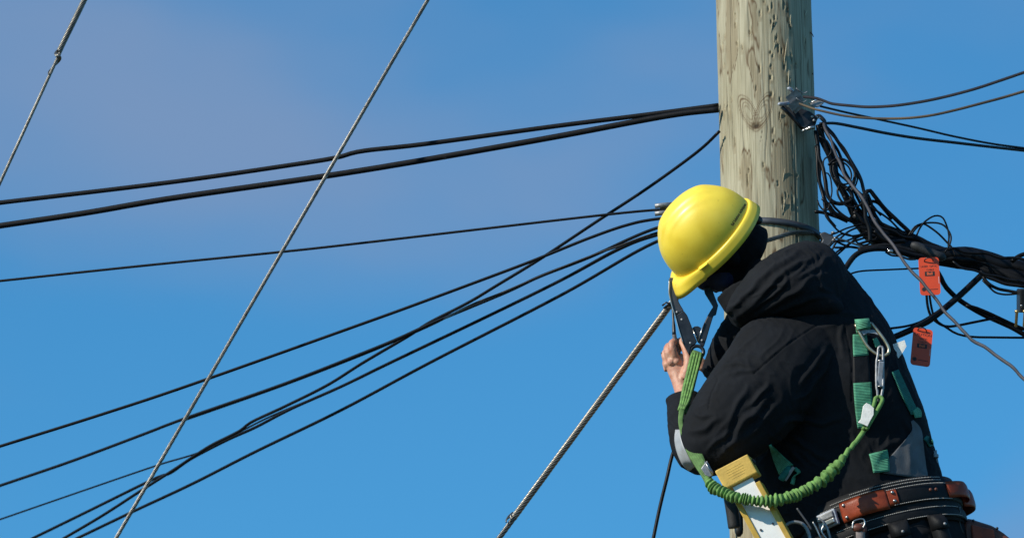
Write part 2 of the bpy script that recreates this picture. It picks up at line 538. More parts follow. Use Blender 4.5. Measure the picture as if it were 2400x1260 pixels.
def make_pole():
    NU = 340
    zlo, zhi = at(1800, 1310, YP).z, at(1800, -70, YP).z
    z = np.concatenate([np.linspace(-0.3, zlo - 0.05, 14), np.arange(zlo, zhi, 0.0027), np.linspace(zhi + 0.03, zhi + 1.9, 10)])
    a = np.linspace(-math.pi, math.pi, NU, endpoint=False)
    A, Z = np.meshgrid(a, z)
    rr = 0.1345 + (PT.z - Z) * 0.0030
    U = A * 0.137
    h = np.zeros_like(U); stain = np.zeros_like(U); edge = np.zeros_like(U); dark = np.zeros_like(U); pale = np.zeros_like(U)
    # knot: grain swings round it
    ka, kz = pole_uv(1772, 296); ku = ka * 0.137
    du, dv = U - ku, Z - kz
    rk = np.sqrt((du / 0.03) ** 2 + (dv / 0.055) ** 2)
    G = U - np.sign(du) * 0.016 * np.exp(-rk ** 2 * 0.9) * (1 - np.exp(-(du / 0.006) ** 2))
    wander = 0.004 * noise3(Z * 2.2, 3.1, U * 5) + 0.0015 * noise3(Z * 9, 7.7, U * 20)
    G = G + wander
    grain = 0.55 * noise3(G * 170, Z * 1.6, 0.5) + 0.45 * noise3(G * 420, Z * 3.1, 5.5)
    h += 0.0007 * grain + 0.003 * noise3(U * 9, Z * 1.3, 2.2) + 0.0012 * noise3(U * 28, Z * 4, 9.2)
    # brown water stains that run down, darker at their rims
    s = noise3(U * 20 + 3.3, Z * 4.2 + 0.7, 1.5) + 0.42 * noise3(U * 62, Z * 9, 3.5) + 0.12 * noise3(U * 160, Z * 15, 8.5)
    s += 0.42 * np.exp(-((U - 0.052) / 0.03) ** 2) - 0.18
    stain = sstep(0.12, 0.30, s) * 0.5
    edge = np.exp(-((s - 0.14) / 0.042) ** 2) * sstep(-0.25, 0.25, noise3(U * 30, Z * 6, 11.5) + 0.25) * 0.95
    # cathedral rings of the knot
    for sx in (-1, 1):
        ex, ez = ku + sx * 0.021, kz + 0.042
        ang = sx * 0.42
        x = (U - ex) * math.cos(ang) - (Z - ez) * math.sin(ang); y = (U - ex) * math.sin(ang) + (Z - ez) * math.cos(ang)
        q = np.sqrt((x / 0.017) ** 2 + (y / 0.048) ** 2) + 0.10 * noise3(U * 60, Z * 25, 4.1)
        for ring, w, k in ((0.48, 0.07, 0.6), (0.76, 0.06, 0.65), (1.05, 0.07, 1.0), (1.30, 0.05, 0.7)):
            e2 = np.exp(-((q - ring) / w) ** 2) * k * sstep(-0.035, -0.005, Z - kz)
            edge = np.maximum(edge, e2)
    kd = np.sqrt(((U - ku) / 0.014) ** 2 + ((Z - kz) / 0.009) ** 2) + 0.35 * noise3(U * 150, Z * 150, 2.9)
    dark = np.maximum(dark, np.exp(-(kd / 0.75) ** 2) * 0.9); h -= 0.003 * np.exp(-(kd / 0.8) ** 2)
    stain = np.maximum(stain, 0.7 * np.exp(-(kd / 1.5) ** 2))
    # long drying checks
    for i in range(150):
        u0 = rng.uniform(-0.43, 0.43); z0 = rng.uniform(zlo, zhi); L = rng.uniform(0.06, 0.5); w = rng.uniform(0.0005, 0.0013)
        m = np.abs(Z[:, 0] - z0) < L / 2 * 1.05
        if not m.any(): continue
        uc = u0 + 0.004 * noise3(Z[m] * 5, i * 1.7, 0.2) + 0.0012 * noise3(Z[m] * 30, i * 1.7, 4.2)
        tp = np.clip(1 - (np.abs(Z[m] - z0) / (L / 2)) ** 2, 0, 1)
        d = np.exp(-((G[m] - uc) / (w * (0.7 + tp))) ** 2) * tp
        dark[m] = np.maximum(dark[m], d * rng.uniform(0.45, 0.95)); h[m] -= 0.0022 * d
    # climbing spur gouges: a torn pit with a pale lifted lip
    spots = []
    for px, py in ((1700, 85), (1724, 35), (1724, 60), (1762, 70), (1781, 30), (1807, 50), (1812, 58), (1811, 130), (1808, 12), (1836, 8), (1849, 50), (1820, 85),
                   (1817, 92), (1806, 155), (1838, 150), (1832, 118), (1806, 180), (1808, 220), (1828, 232), (1828, 270), (1715, 230), (1711, 255), (1699, 252), (1728, 102),
                   (1740, 110), (1757, 75), (1780, 160), (1771, 205), (1699, 152), (1755, 398), (1723, 330), (1696, 330), (1735, 400), (1811, 305), (1822, 428), (1836, 485),
                   (1856, 480), (1835, 470), (1812, 330), (1869, 410), (1845, 22), (1888, 30), (1890, 95), (1889, 107), (1866, 150), (1696, 105), (1752, 420), (1697, 380), (1789, 385), (1815, 40), (1800, 20), (1852, 60), (1790, 3), (1836, 500), (1842, 455)):
        aa, zc = pole_uv(px, py); spots.append((aa * 0.137, zc))
    for i in range(10):
        spots.append((rng.uniform(-0.43, 0.43), rng.uniform(zlo, zhi)))
    for i in range(8):
        spots.append((rng.normal(0.055, 0.03), rng.uniform(zlo + 0.9, zhi)))
    for u0, z0 in spots:
        L = rng.uniform(0.006, 0.02); w = rng.uniform(0.0016, 0.0030); sk = rng.uniform(-0.08, 0.08); lip = rng.choice([-1, 1]); dp = rng.uniform(0.003, 0.006)
        m = np.abs(z - z0) < L * 2.2
        x = U[m] - u0 - sk * (Z[m] - z0) + 0.0011 * noise3(U[m] * 40, Z[m] * 120, u0 * 50); y = Z[m] - z0
        e = np.exp(-(x / w) ** 4) * sstep(L, L * 0.35, np.abs(y + L * 0.2) * (1 + 0.5 * noise3(U[m] * 300, 3, z0 * 9)))
        h[m] -= dp * e
        dark[m] = np.maximum(dark[m], e * rng.uniform(0.2, 0.8) * sstep(-0.5, 0.1, noise3(U[m] * 200, Z[m] * 90, 7.7)))
        l2 = np.exp(-((x - lip * w * 1.5) / (w * 0.8)) ** 2) * np.exp(-(y / (L * 0.9)) ** 2)
        h[m] += dp * 0.40 * l2
        pale[m] = np.maximum(pale[m], l2 * 0.9)
        stain[m] = np.maximum(stain[m], 0.45 * np.exp(-(x / (w * 3)) ** 2 - ((y + L) / (L * 1.6)) ** 2))
    tone = 0.6 * noise3(U * 14, Z * 3, 21.5) + 0.5 * grain
    cx = PBm.x + (PT.x - PBm.x) * (Z - PBm.z) / (PT.z - PBm.z); cy = PBm.y + (PT.y - PBm.y) * (Z - PBm.z) / (PT.z - PBm.z)
    RR = rr + h
    V = np.stack([cx + RR * np.sin(A), cy - RR * np.cos(A), Z], -1).reshape(-1, 3)
    nz_ = len(z)
    i, k = np.meshgrid(np.arange(nz_ - 1), np.arange(NU), indexing='ij')
    k2 = (k + 1) % NU
    Fq = np.stack([i * NU + k, i * NU + k2, (i + 1) * NU + k2, (i + 1) * NU + k], -1).reshape(-1, 4)
    me = bpy.data.meshes.new('wood_shaft')
    me.vertices.add(len(V)); me.vertices.foreach_set('co', V.ravel())
    me.loops.add(Fq.size); me.loops.foreach_set('vertex_index', Fq.ravel().astype(np.int32))
    me.polygons.add(len(Fq)); me.polygons.foreach_set('loop_start', np.arange(0, Fq.size, 4, dtype=np.int32))
    me.update(calc_edges=True)
    for nm, arr in (('stain', stain), ('rim', edge), ('dark', dark), ('pale', pale), ('tone', tone)):
        at_ = me.attributes.new(nm, 'FLOAT', 'POINT'); at_.data.foreach_set('value', arr.ravel().astype(np.float32))
    # material
    m, n, l, b = new_mat('weathered_treated_wood')
    def attr(nm):
        x = n.new('ShaderNodeAttribute'); x.attribute_name = nm; return x.outputs['Fac']
    def mixc(fac, c0, c1):
        x = n.new('ShaderNodeMix'); x.data_type = 'RGBA'
        if isinstance(fac, float): x.inputs['Factor'].default_value = fac
        else: l.new(fac, x.inputs['Factor'])
        for sock, c in ((x.inputs[6], c0), (x.inputs[7], c1)):
            if isinstance(c, tuple): sock.default_value = (*c, 1)
            else: l.new(c, sock)
        return x.outputs[2]
    mr = n.new('ShaderNodeMapRange'); mr.inputs['From Min'].default_value = -0.55; mr.inputs['From Max'].default_value = 0.55
    l.new(attr('tone'), mr.inputs['Value'])
    c = mixc(mr.outputs['Result'], (0.30, 0.270, 0.180), (0.49, 0.452, 0.330))
    tcn = n.new('ShaderNodeTexCoord'); mpn = n.new('ShaderNodeMapping'); mpn.inputs['Scale'].default_value = (260, 260, 9)
    l.new(tcn.outputs['Object'], mpn.inputs['Vector'])
    fn = n.new('ShaderNodeTexNoise'); fn.inputs['Scale'].default_value = 1; fn.inputs['Detail'].default_value = 4
    l.new(mpn.outputs['Vector'], fn.inputs['Vector'])
    fr = n.new('ShaderNodeMapRange'); fr.inputs['From Min'].default_value = 0.42; fr.inputs['From Max'].default_value = 0.75; fr.inputs['To Max'].default_value = 0.7
    l.new(fn.outputs['Fac'], fr.inputs['Value'])
    c = mixc(fr.outputs['Result'], c, (0.165, 0.145, 0.092))
    c = mixc(attr('stain'), c, (0.165, 0.115, 0.058))
    c = mixc(attr('rim'), c, (0.105, 0.062, 0.030))
    c = mixc(attr('pale'), c, (0.50, 0.44, 0.29))
    c = mixc(attr('dark'), c, (0.022, 0.016, 0.011))
    l.new(c, b.inputs['Base Color'])
    b.inputs['Roughness'].default_value = 0.85
    b.inputs['Specular IOR Level'].default_value = 0.25
    bp = n.new('ShaderNodeBump'); bp.inputs['Strength'].default_value = 0.5; bp.inputs['Distance'].default_value = 0.002
    l.new(fn.outputs['Fac'], bp.inputs['Height']); l.new(bp.outputs['Normal'], b.inputs['Normal'])
    root = thing('utility_pole', (pole_axis(0).x, pole_axis(0).y, 0), 'weathered greenish wooden utility pole with knot and spur gouges behind the worker', 'utility pole')
    link_mesh('wood_shaft', me, m, root)
    # lifted splinters
    sm = mat('pale_splinter', (0.50, 0.44, 0.30), 0.85, var=0.2, nscale=80)
    for (x0, y0, x1, y1, w, out) in ((1842, 93, 1837, 152, 3.0, 0.022), (1846, 165, 1848, 200, 3.0, 0.016), (1810, 45, 1806, 78, 2.6, 0.012), (1851, 35, 1853, 62, 2.6, 0.012),
                                     (1889, 82, 1887, 97, 2.6, 0.012), (1891, 25, 1889, 38, 3.0, 0.012), (1829, 262, 1827, 285, 2.4, 0.010), (1837, 468, 1835, 498, 2.8, 0.011),
                                     (1838, 395, 1834, 425, 2.4, 0.010), (1817, 95, 1812, 118, 2.6, 0.011), (1707, 235, 1703, 262, 2.2, 0.009)):
        mb = MB()
        n_ = 6
        P = [pole_pt(x0 + (x1 - x0) * t, y0 + (y1 - y0) * t, 0.0005 + 0.4 * out * (1 - t) ** 1.5) for t in np.linspace(0, 1, n_)]
        rad = np.array([0.25, 0.8, 1.0, 0.9, 0.7, 0.4]) * w * px2m(YP) / 2 * 1.1
        tube_into(mb, P, rad, 5, flat=0.55)
        mb.build('splinter', sm, root, smooth=False)
    for (x0, y0, dx, dy) in ((1903, 76, 8, 11), (1908, 172, 3, 4)):
        mb = MB(); p = pole_pt(x0, y0, 0.0)
        tube_into(mb, [p, p + CR * dx * px2m(YP) * 0.6 - CU * dy * px2m(YP) * 0.4, p + CR * dx * px2m(YP) - CU * dy * px2m(YP)], [0.002, 0.0016, 0.0008], 5)
        mb.build('splinter', M['leather_dark'], root, smooth=False)
make_pole()

# pole band, strand wrapped round the pole
def around_pole(py_front, tilt, out, a0, a1, n=40, wav=0.0):
    """points round the pole face; the row is given where it meets the pole's centre line"""
    z0 = pole_uv(1806, py_front)[1]
    P = []
    for a in np.linspace(a0, a1, n):
        z = z0 + tilt * math.sin(a) + wav * (math.cos(a) - 1)
        c = pole_axis(z); r = pole_r(z) + out
        P.append(Vector((c.x + r * math.sin(a), c.y - r * math.cos(a), z)))
    return P
mb = MB()
P = around_pole(519, -0.012, 0.006, -math.pi, math.pi * 0.985, 80)
ribbon_into(mb, P, [PDIR] * len(P), 0.0085, 0.004)
tag(mb.build('pole_band', M['metal_band']), 'dark flat steel band strapped round the pole behind the hard hat', 'pole band')

# ------------------------------------------------------------------ cables
def cable(name, pts, th, Y0, Y1, material, label, cat='cable', group=None, ext0=0.0, ext1=0.0, n=None, sides=8, flat=1.0, Yc=None, wob=0.0):
    """pts in photograph pixels; Y runs from Y0 to Y1 along it; th = thickness in pixels; ext = metres to run on past the ends"""
    d = [0]
    for a, b in zip(pts[:-1], pts[1:]):
        d.append(d[-1] + math.hypot(b[0] - a[0], b[1] - a[1]))
    W = []
    for p, s in zip(pts, d):
        t = s / d[-1]
        y = p[2] if len(p) > 2 else Y0 + (Y1 - Y0) * t
        W.append(at(p[0], p[1], y))
    n = n or max(12, int(d[-1] / 9) + 8)
    for e_, end in ((ext0, 0), (ext1, -1)):
        if not e_: continue
        a_, b_ = (W[0], W[1]) if end == 0 else (W[-1], W[-2])
        st = min((a_ - b_).length, 0.35); k_ = max(1, int(e_ / st)); u_ = (a_ - b_).normalized()
        ex = [a_ + u_ * (st * (i + 1)) for i in range(k_)]
        W = (ex[::-1] + W) if end == 0 else (W + ex)
        n += int(k_ * st * 45)
    P = spline(W, n)
    if wob:
        s = np.concatenate([[0], np.cumsum(np.linalg.norm(np.diff(P, axis=0), axis=1))]) * 16
        sd = random.uniform(0, 99)
        P = P + wob * np.stack([noise3(s, sd, 1.5), noise3(s, sd, 5.5), noise3(s, sd, 9.5)], -1)
    Ym = (Y0 + Y1) / 2
    mb = MB()
    tube_into(mb, P, th / 2 * px2m(Ym), sides, flat=flat)
    return tag(mb.build(name, material), label, cat, group)

GL = 'cables running left from the pole'
A5 = lambda p: zz(1880, 260, 5.25, p)
B5 = lambda p: zz(1900, 460, 5.727, p)
C5 = lambda p: zz(2140, 580, 4.846, p)
D6 = lambda p: zz(1780, 160, 3.5, p)
cable('overhead_cable', [(0, 475), (400, 427), (700, 384), (790, 369), (850, 354), (1000, 337), (1300, 296), (1500, 271), (1684, 247)], 11.5, 15.2, 14.72, M['cable_dull'],
      'uppermost thick black cable meeting the left edge of the pole', group=GL, ext0=6)
cable('overhead_cable', [(0, 529), (200, 499), (400, 465), (760, 413), (1000, 374), (1300, 321), (1500, 283), (1600, 266), (1684, 257)], 14.5, 15.2, 14.70, M['cable_dull'],
      'thickest black cable, second from the top left of the pole', group=GL, ext0=6)
cable('overhead_cable', [(0, 658), (320, 624), (660, 590), (850, 569), (1150, 534), (1420, 503), (1548, 491), (1695, 482)], 6.2, 15.1, 14.66, M['cable'],
      'thin nearly level black wire running into the clamp behind the hard hat', group=GL, ext0=6)
cable('overhead_cable', [(0, 1045), (233, 972), (450, 900), (850, 758), (1010, 700), (1217, 623), (1293, 593), (1383, 557), (1467, 528), (1540, 513), (1700, 496)], 7.4, 15.0, 14.66, M['cable'],
      'black wire second from the top of the fan behind the hard hat', group=GL, ext0=6)
cable('overhead_cable', [(0, 1137), (167, 1080), (333, 1018), (433, 980), (663, 900), (850, 827), (933, 793), (1017, 755), (1183, 686), (1267, 647), (1383, 602), (1537, 535), (1700, 498)], 7.6, 16.8, 14.66, M['cable'],
      'black wire in the middle of the fan, reaching the left edge below the third crossing', group=GL, ext0=6)
cable('overhead_cable', [(433, 984, 16.3), (663, 903, 16.0), (850, 831, 15.75), (940, 793, 15.65), (1020, 757, 15.6), (1100, 716), (1183, 683), (1283, 640), (1400, 594), (1450, 577), (1537, 546), (1700, 505)], 5.0, 15.6, 14.64, M['cable'],
      'thin black wire lying against the middle wire of the fan', group=GL)
cable('overhead_cable', [(150, 1260), (240, 1207), (333, 1147), (407, 1100), (467, 1060), (500, 1040), (560, 1010), (590, 988), (667, 952), (767, 902), (850, 850), (937, 799), (967, 781), (1007, 755), (1097, 709), (1167, 667), (1267, 606), (1400, 518), (1510, 446), (1600, 382), (1650, 343), (1686, 308)], 7.4, 16.6, 14.68, M['cable'],
      'kinked black wire crossing the fan and rising to the pole below the thick cables', group=GL, ext0=6)
cable('overhead_cable', [(77, 1260), (200, 1200), (357, 1123), (400, 1107), (450, 1073), (533, 1030), (600, 1000), (683, 957), (800, 905), (913, 850), (1150, 737), (1317, 655), (1450, 583), (1537, 550), (1700, 512)], 7.4, 17.0, 14.62, M['cable'],
      'black wire just above the lowest of the fan, twisted round the kinked wire', group=GL, ext0=6)
cable('overhead_cable', [(0, 1216), (200, 1147), (367, 1090), (470, 1058), (560, 1012), (650, 968), (800, 906), (913, 852), (1150, 739), (1317, 657), (1450, 586), (1537, 553), (1700, 514)], 4.6, 17.4, 14.64, M['cable'],
      'thinnest black wire at lower left splitting off above the kinked wire', group=GL, ext0=6)
cable('overhead_cable', [(177, 1262), (313, 1197), (450, 1133), (600, 1057), (800, 960), (1010, 848), (1317, 690), (1537, 567), (1700, 520)], 7.6, 16.8, 14.62, M['cable'],
      'lowest black wire of the fan behind the hard hat', group=GL, ext0=6)
cable('hanging_cable', [(1640, 960, 14.62), (1600, 1010, 14.6), (1577, 1062, 14.58), (1563, 1120, 14.57), (1546, 1190, 14.55), (1531, 1262, 14.53)], 8.5, 14.6, 14.5, M['cable'],
      'glossy black cable hanging down from below the elbow', ext1=2.5)

# small strand clamp with two bolts behind the hat
ck = thing('strand_clamp', at(1560, 505, 14.66), 'small galvanised strand clamp with two bolt ends left of the hard hat', 'clamp')
mb = MB(); box_into(mb, at(1556, 492, 14.66), camvec(0.012, -0.001, 0), camvec(0.001, 0.012, 0), camvec(0, 0, 0.009)); bevel(mb.build('clamp_plate', M['metal_dark'], ck, False), 0.002)
for y in (482, 500):
    mb = MB(); tube_into(mb, [at(1535, y + 1, 14.645), at(1551, y - 1, 14.645), at(1575, y - 3, 14.645)], [0.0068, 0.0068, 0.0068], 12); mb.build('bolt', M['metal_grey'], ck)

# right side wires
GR = 'drop wires leaving the bracket to the right'
cable('drop_wire', D6([(365, 235), (470, 247), (540, 272), (600, 292), (750, 308), (900, 318), (1100, 308), (1300, 280), (1500, 240), (1750, 175), (1950, 110), (2170, 35)]), 7.2, 14.55, 13.2, M['cable_dark_brown'],
      'topmost drop wire sagging from the bracket then rising right', group=GR, ext1=2.5)
cable('drop_wire', D6([(330, 292), (400, 318), (470, 340), (700, 390), (950, 412), (1200, 410), (1400, 388), (1600, 345), (1850, 280), (2000, 240), (2170, 190)]), 7.2, 14.52, 13.2, M['cable_brown'],
      'flat tan and grey drop wire, second from the top at the bracket', group=GR, ext1=2.5, flat=0.7)
cable('drop_wire', D6([(500, 312), (700, 360), (1000, 425), (1300, 490), (1600, 560), (1900, 618), (2170, 655)]), 5.6, 14.58, 15.3, M['cable'],
      'thin black drop wire falling right from the bracket', group=GR, ext1=2.5)
cable('drop_wire', D6([(500, 455), (620, 452), (800, 485), (1050, 535), (1300, 575), (1600, 610), (1900, 645), (2170, 675)]), 7.4, 14.58, 15.3, M['cable'],
      'lowest black drop wire falling right from the bracket', group=GR, ext1=2.5)
cable('drop_wire', [(1931, 290), (1942, 318), (1949, 331), (1963, 371), (1980, 409), (2003, 443), (2026, 471), (2046, 512), (2070, 548), (2095, 581), (2128, 623), (2158, 659), (2190, 696), (2216, 729), (2245, 763), (2282, 798), (2326, 826), (2358, 849), (2400, 888)], 9.0, 14.50, 13.6, M['cable_grey'],
      'long grey drop wire falling across the tangle to the lower right corner', ext1=2.0, wob=0.004, flat=0.8)

# the tangle beside the pole
GT = 'black cables tangled beside the pole'
TL = 'black cable lost among the others in the tangle right of the pole'
def tg(pts, th, y0=14.62, y1=14.62, label=TL, m='cable', wob=0.0045):
    cable('tangled_cable', pts, th * 1.22, y0, y1, M[m], label, group=GT, wob=wob, sides=7)
tg(A5([(255, 160), (300, 215), (380, 300), (480, 440), (560, 560), (640, 690), (710, 830), (760, 980), (800, 1100), (830, 1260), (870, 1380)]), 7, 14.60, 14.66, 'outermost black cable of the tangle, bowing right from the bracket bolt')
tg(A5([(250, 190), (300, 290), (370, 380), (440, 480), (480, 600), (510, 720), (560, 820), (610, 900), (680, 990), (770, 1060), (830, 1160), (900, 1300)]), 6, 14.62, 14.68)
for dx, yy, dz in ((-24, 14.64, 0), (4, 14.60, 20), (30, 14.66, -10)):
    tg(A5([(190 + dx * 0.4, 170), (240 + dx, 330), (320 + dx, 500 + dz), (370 + dx, 640), (395 + dx * 1.2, 760 - dz), (430 + dx, 860), (480 + dx, 960), (535 + dx, 1060 + dz), (590 + dx, 1160), (640 + dx, 1280), (720 + dx, 1400)]), 6.5, yy, 14.66)
tg(A5([(165, 250), (190, 400), (205, 570), (235, 660), (255, 760), (272, 860), (300, 980), (340, 1080), (420, 1140), (520, 1140), (600, 1100), (612, 1040), (575, 970), (500, 920), (430, 850)]), 8, 14.62, 14.60, 'thick black cable in the tangle curling back in a low hook')
tg(A5([(165, 420), (185, 700), (210, 860), (232, 960), (270, 1080), (290, 1180), (305, 1300), (400, 1420)]), 6.5, 14.66, 14.64)
tg(A5([(175, 560), (215, 700), (225, 850), (250, 1000), (270, 1100), (330, 1200), (430, 1290), (560, 1360)]), 7, 14.68, 14.66)
tg(A5([(215, 300), (250, 325), (310, 360), (360, 440), (370, 500), (330, 560), (280, 600), (260, 660), (272, 760), (315, 770), (350, 830), (370, 930), (370, 1020), (345, 1100), (320, 1190), (270, 1215), (215, 1160), (195, 1100)]), 3.2, 14.58, 14.60, 'thin black wire wandering through the tangle close to the pole')
tg(A5([(320, 660), (370, 615), (430, 590), (490, 592), (560, 620), (630, 700), (650, 790), (630, 890), (600, 935), (540, 970)]), 5.5, 14.60, 14.60, 'black cable in the tangle making a round loop inside the outermost cable')
tg(A5([(560, 625), (640, 700), (668, 780), (680, 850), (650, 940), (600, 1000)]), 3.4, 14.6, 14.62)
tg(A5([(400, 690), (430, 745), (480, 800), (560, 870), (650, 970), (760, 1060), (860, 1170), (980, 1290)]), 4.5, 14.63, 14.66)
tg(A5([(400, 830), (440, 875), (500, 930), (570, 990), (605, 1060), (640, 1140), (700, 1250)]), 5, 14.62, 14.64)
tg(A5([(800, 1230), (785, 1100), (795, 1000), (840, 970), (900, 1050), (980, 1150), (1080, 1260), (1190, 1370), (1320, 1500)]), 8.5, 14.6, 14.66, 'black cable bent in a sharp peak above the right side of the tangle')
tg(A5([(780, 1150), (820, 1105), (870, 1100), (930, 1130), (1000, 1210), (1100, 1330)]), 6.5, 14.63, 14.66)
tg(B5([(60, 205), (110, 210), (220, 230), (330, 260), (480, 310), (600, 350), (700, 380), (850, 430)]), 7, 14.66, 14.66, 'black cable leaving the pole edge almost level below the tangle')
tg(B5([(150, 20), (230, 110), (330, 220), (450, 280), (620, 350), (760, 420)]), 7, 14.64, 14.66)
tg(B5([(440, 0), (480, 60), (540, 150), (590, 270), (650, 330), (720, 400), (820, 450)]), 6.5, 14.63, 14.66)
tg(B5([(520, 10), (560, 60), (620, 150), (690, 220), (730, 300), (800, 400)]), 5.5, 14.6, 14.66)
tg(B5([(660, -20), (700, 60), (730, 180), (742, 290), (775, 400), (785, 500), (787, 612)]), 8.5, 14.57, 14.58, 'short thick black cable stub hanging straight down from the trunk of cables')
tg(B5([(760, -20), (790, 60), (830, 200), (880, 290), (960, 380), (1100, 450), (1260, 520)]), 7.5, 14.62, 14.64)
tg(B5([(800, 120), (830, 155), (940, 240), (1060, 330), (1180, 420), (1300, 500)]), 4.2, 14.6, 14.64)
tg(B5([(170, 160), (215, 235), (260, 310), (330, 420), (400, 490), (500, 530), (620, 520), (740, 490), (850, 480)]), 3.8, 14.56, 14.6, 'thin glossy black wire sagging below the tangle in a wide bow', m='cable')
tg(B5([(270, 510), (360, 480), (480, 430), (600, 395), (700, 370), (790, 380)]), 3.6, 14.6, 14.62)
tg(B5([(230, 800), (270, 740), (330, 650), (420, 560), (520, 470), (640, 420), (760, 440)]), 4, 14.6, 14.62)
tg(B5([(260, 830), (300, 790), (400, 700), (500, 640), (600, 560), (740, 500), (850, 470)]), 4, 14.62, 14.62)
tg(B5([(300, 860), (340, 820), (440, 740), (520, 650), (620, 600), (760, 560), (900, 540)]), 4, 14.6, 14.64)
tg(B5([(330, 690), (440, 690), (560, 680), (700, 700), (850, 710)]), 4.5, 14.6, 14.6)
tg(B5([(300, 600), (400, 640), (520, 670), (660, 690), (800, 690)]), 4.5, 14.62, 14.62)
tg(A5([(640, 700), (655, 780), (640, 870), (610, 960), (620, 1060), (680, 1160), (720, 1260), (800, 1380)]), 6, 14.64, 14.66)
tg(B5([(560, 200), (640, 260), (700, 340), (780, 400), (900, 470), (1050, 520)]), 6, 14.6, 14.62)
tg(B5([(640, 640), (740, 610), (860, 590), (980, 600), (1100, 640)]), 5, 14.6, 14.6)
tg(B5([(850, 470), (960, 560), (1040, 600), (1150, 610), (1260, 600)]), 9, 14.58, 14.6)
tg(A5([(260, 180), (400, 330), (520, 470), (600, 640), (660, 760), (740, 900), (770, 1050), (720, 1150), (600, 1180), (500, 1120), (450, 1020), (470, 920)]), 4.5, 14.58, 14.6, 'black wire in the tangle dropping wide and curling back in a long hook')
tg(A5([(240, 200), (270, 330), (330, 470), (400, 600), (470, 700), (540, 800), (600, 880), (640, 980), (690, 1100), (760, 1250), (830, 1390)]), 6, 14.66, 14.68)
tg(A5([(380, 660), (470, 630), (570, 690), (610, 800), (570, 890), (470, 890), (400, 800), (380, 700), (420, 620)]), 3.6, 14.57, 14.57, 'small round coil of thin black wire in the middle of the tangle')
tg(A5([(180, 480), (240, 640), (285, 760), (300, 900), (310, 1020), (370, 1150), (480, 1260), (600, 1340), (760, 1420)]), 5, 14.66, 14.66)
tg(B5([(330, 560), (430, 500), (540, 520), (600, 600), (700, 640), (820, 600), (900, 520)]), 3.6, 14.58, 14.6)
tg(B5([(240, 700), (340, 600), (450, 600), (560, 560), (680, 500), (800, 520)]), 3.6, 14.59, 14.6)
tg(B5([(860, 300), (900, 400), (1000, 440), (1120, 470), (1240, 540), (1380, 560)]), 5, 14.56, 14.58)
tg(B5([(1000, 760), (1080, 800), (1200, 800), (1320, 840), (1420, 850)]), 4, 14.56, 14.56, 'thin black wire drooping just below the trunk left of the upper tag')
tg(C5([(450, 150), (560, 230), (680, 260), (800, 300), (950, 320), (1100, 370), (1300, 400)]), 5, 14.6, 14.6, 'thin black wire drooping along the underside of the trunk near the right edge')
tg(C5([(380, 40), (480, 20), (580, 50), (700, 60), (850, 70), (1000, 120), (1200, 130), (1400, 190)]), 6, 14.6, 14.6, 'black wire riding along the upper edge of the trunk near the right edge')
cable('strand_wire', B5([(310, 560), (350, 560), (420, 580), (520, 615), (640, 655), (740, 690), (900, 700), (1100, 720)]), 4.5, 14.58, 14.60, M['steel'], 'short silver strand running from the pole clamp into the trunk of cables')
cable('branch_cable', B5([(400, 1050), (470, 960), (530, 870), (600, 790), (700, 735), (850, 705), (1000, 705), (1150, 725), (1300, 770), (1420, 800), (1600, 820)]), 13, 14.5, 14.6, M['cable_dull'], 'thick black cable curving down behind the shoulder from the trunk')
cable('branch_cable', B5([(640, 720), (760, 690), (900, 670), (1050, 660), (1200, 690), (1400, 740), (1550, 760)]), 12, 14.58, 14.6, M['cable_dull'], 'thick black cable joining the trunk just above the shoulder branch')
cable('branch_cable', B5([(500, 1060), (560, 1030), (700, 1000), (1000, 985), (1300, 972), (1470, 965), (1600, 960)]), 4.5, 14.5, 14.6, M['cable'], 'thin black wire running level from the shoulder to the upper orange tag')
# steel ferrule on the trunk
mb = MB(); tube_into(mb, [at(2080, 588, 14.54), at(2084, 588.5, 14.54), at(2090, 589, 14.54), at(2093, 589, 14.54)], [0.0035, 0.006, 0.006, 0.004], 12)
tag(mb.build('ferrule', M['bright']), 'small bright metal ferrule on the trunk below the long grey wire', 'ferrule')

# trunk of lashed cables running off to the right
TPX = [(2000, 502), (2022, 520), (2050, 542), (2085, 558), (2120, 572), (2150, 582), (2202, 596), (2264, 608), (2326, 626), (2400, 645), (2500, 672)]
TRH = [13, 19, 25, 27, 25, 24, 19, 20, 27, 33, 33]
NB = 16
for k in range(NB):
    ph = 2 * math.pi * k / NB * 2.4
    rad = 0.85 if k % 3 else 0.35
    pts = []
    for i, ((x, y), hh) in enumerate(zip(TPX, TRH)):
        a = ph + 0.28 * i + 0.5 * math.sin(i * 0.9 + k)
        rr = hh * rad * (0.75 + 0.25 * math.sin(i * 1.3 + k * 2.1))
        pts.append((x + rng.uniform(-3, 3), y + rr * math.sin(a), 14.66 + 0.02 * i / 4 + rr * px2m(14.6) * math.cos(a)))
    th = [22, 18, 28, 17, 20, 25, 17, 19, 30, 17, 20, 23, 18, 26, 20, 24][k]
    cable('trunk_cable', pts, th, 14.6, 14.7, M['cable_dull' if k % 2 else 'cable'], 'black cable lashed in the thick trunk running off to the right edge', group='cables lashed in the trunk', sides=9, wob=0.008, ext1=1.2)
# thick splice sleeve in the trunk
mb = MB(); tube_into(mb, spline([at(2135, 572, 14.53), at(2150, 578, 14.53), at(2175, 590, 14.53), at(2200, 600, 14.53), at(2215, 604, 14.54)], 14), np.interp(np.linspace(0, 1, 14), [0, 0.12, 0.88, 1], [0.006, 0.013, 0.013, 0.006]), 12)
tag(mb.build('splice_sleeve', M['rubber']), 'dark grey splice sleeve on the trunk left of the upper orange tag', 'splice sleeve')
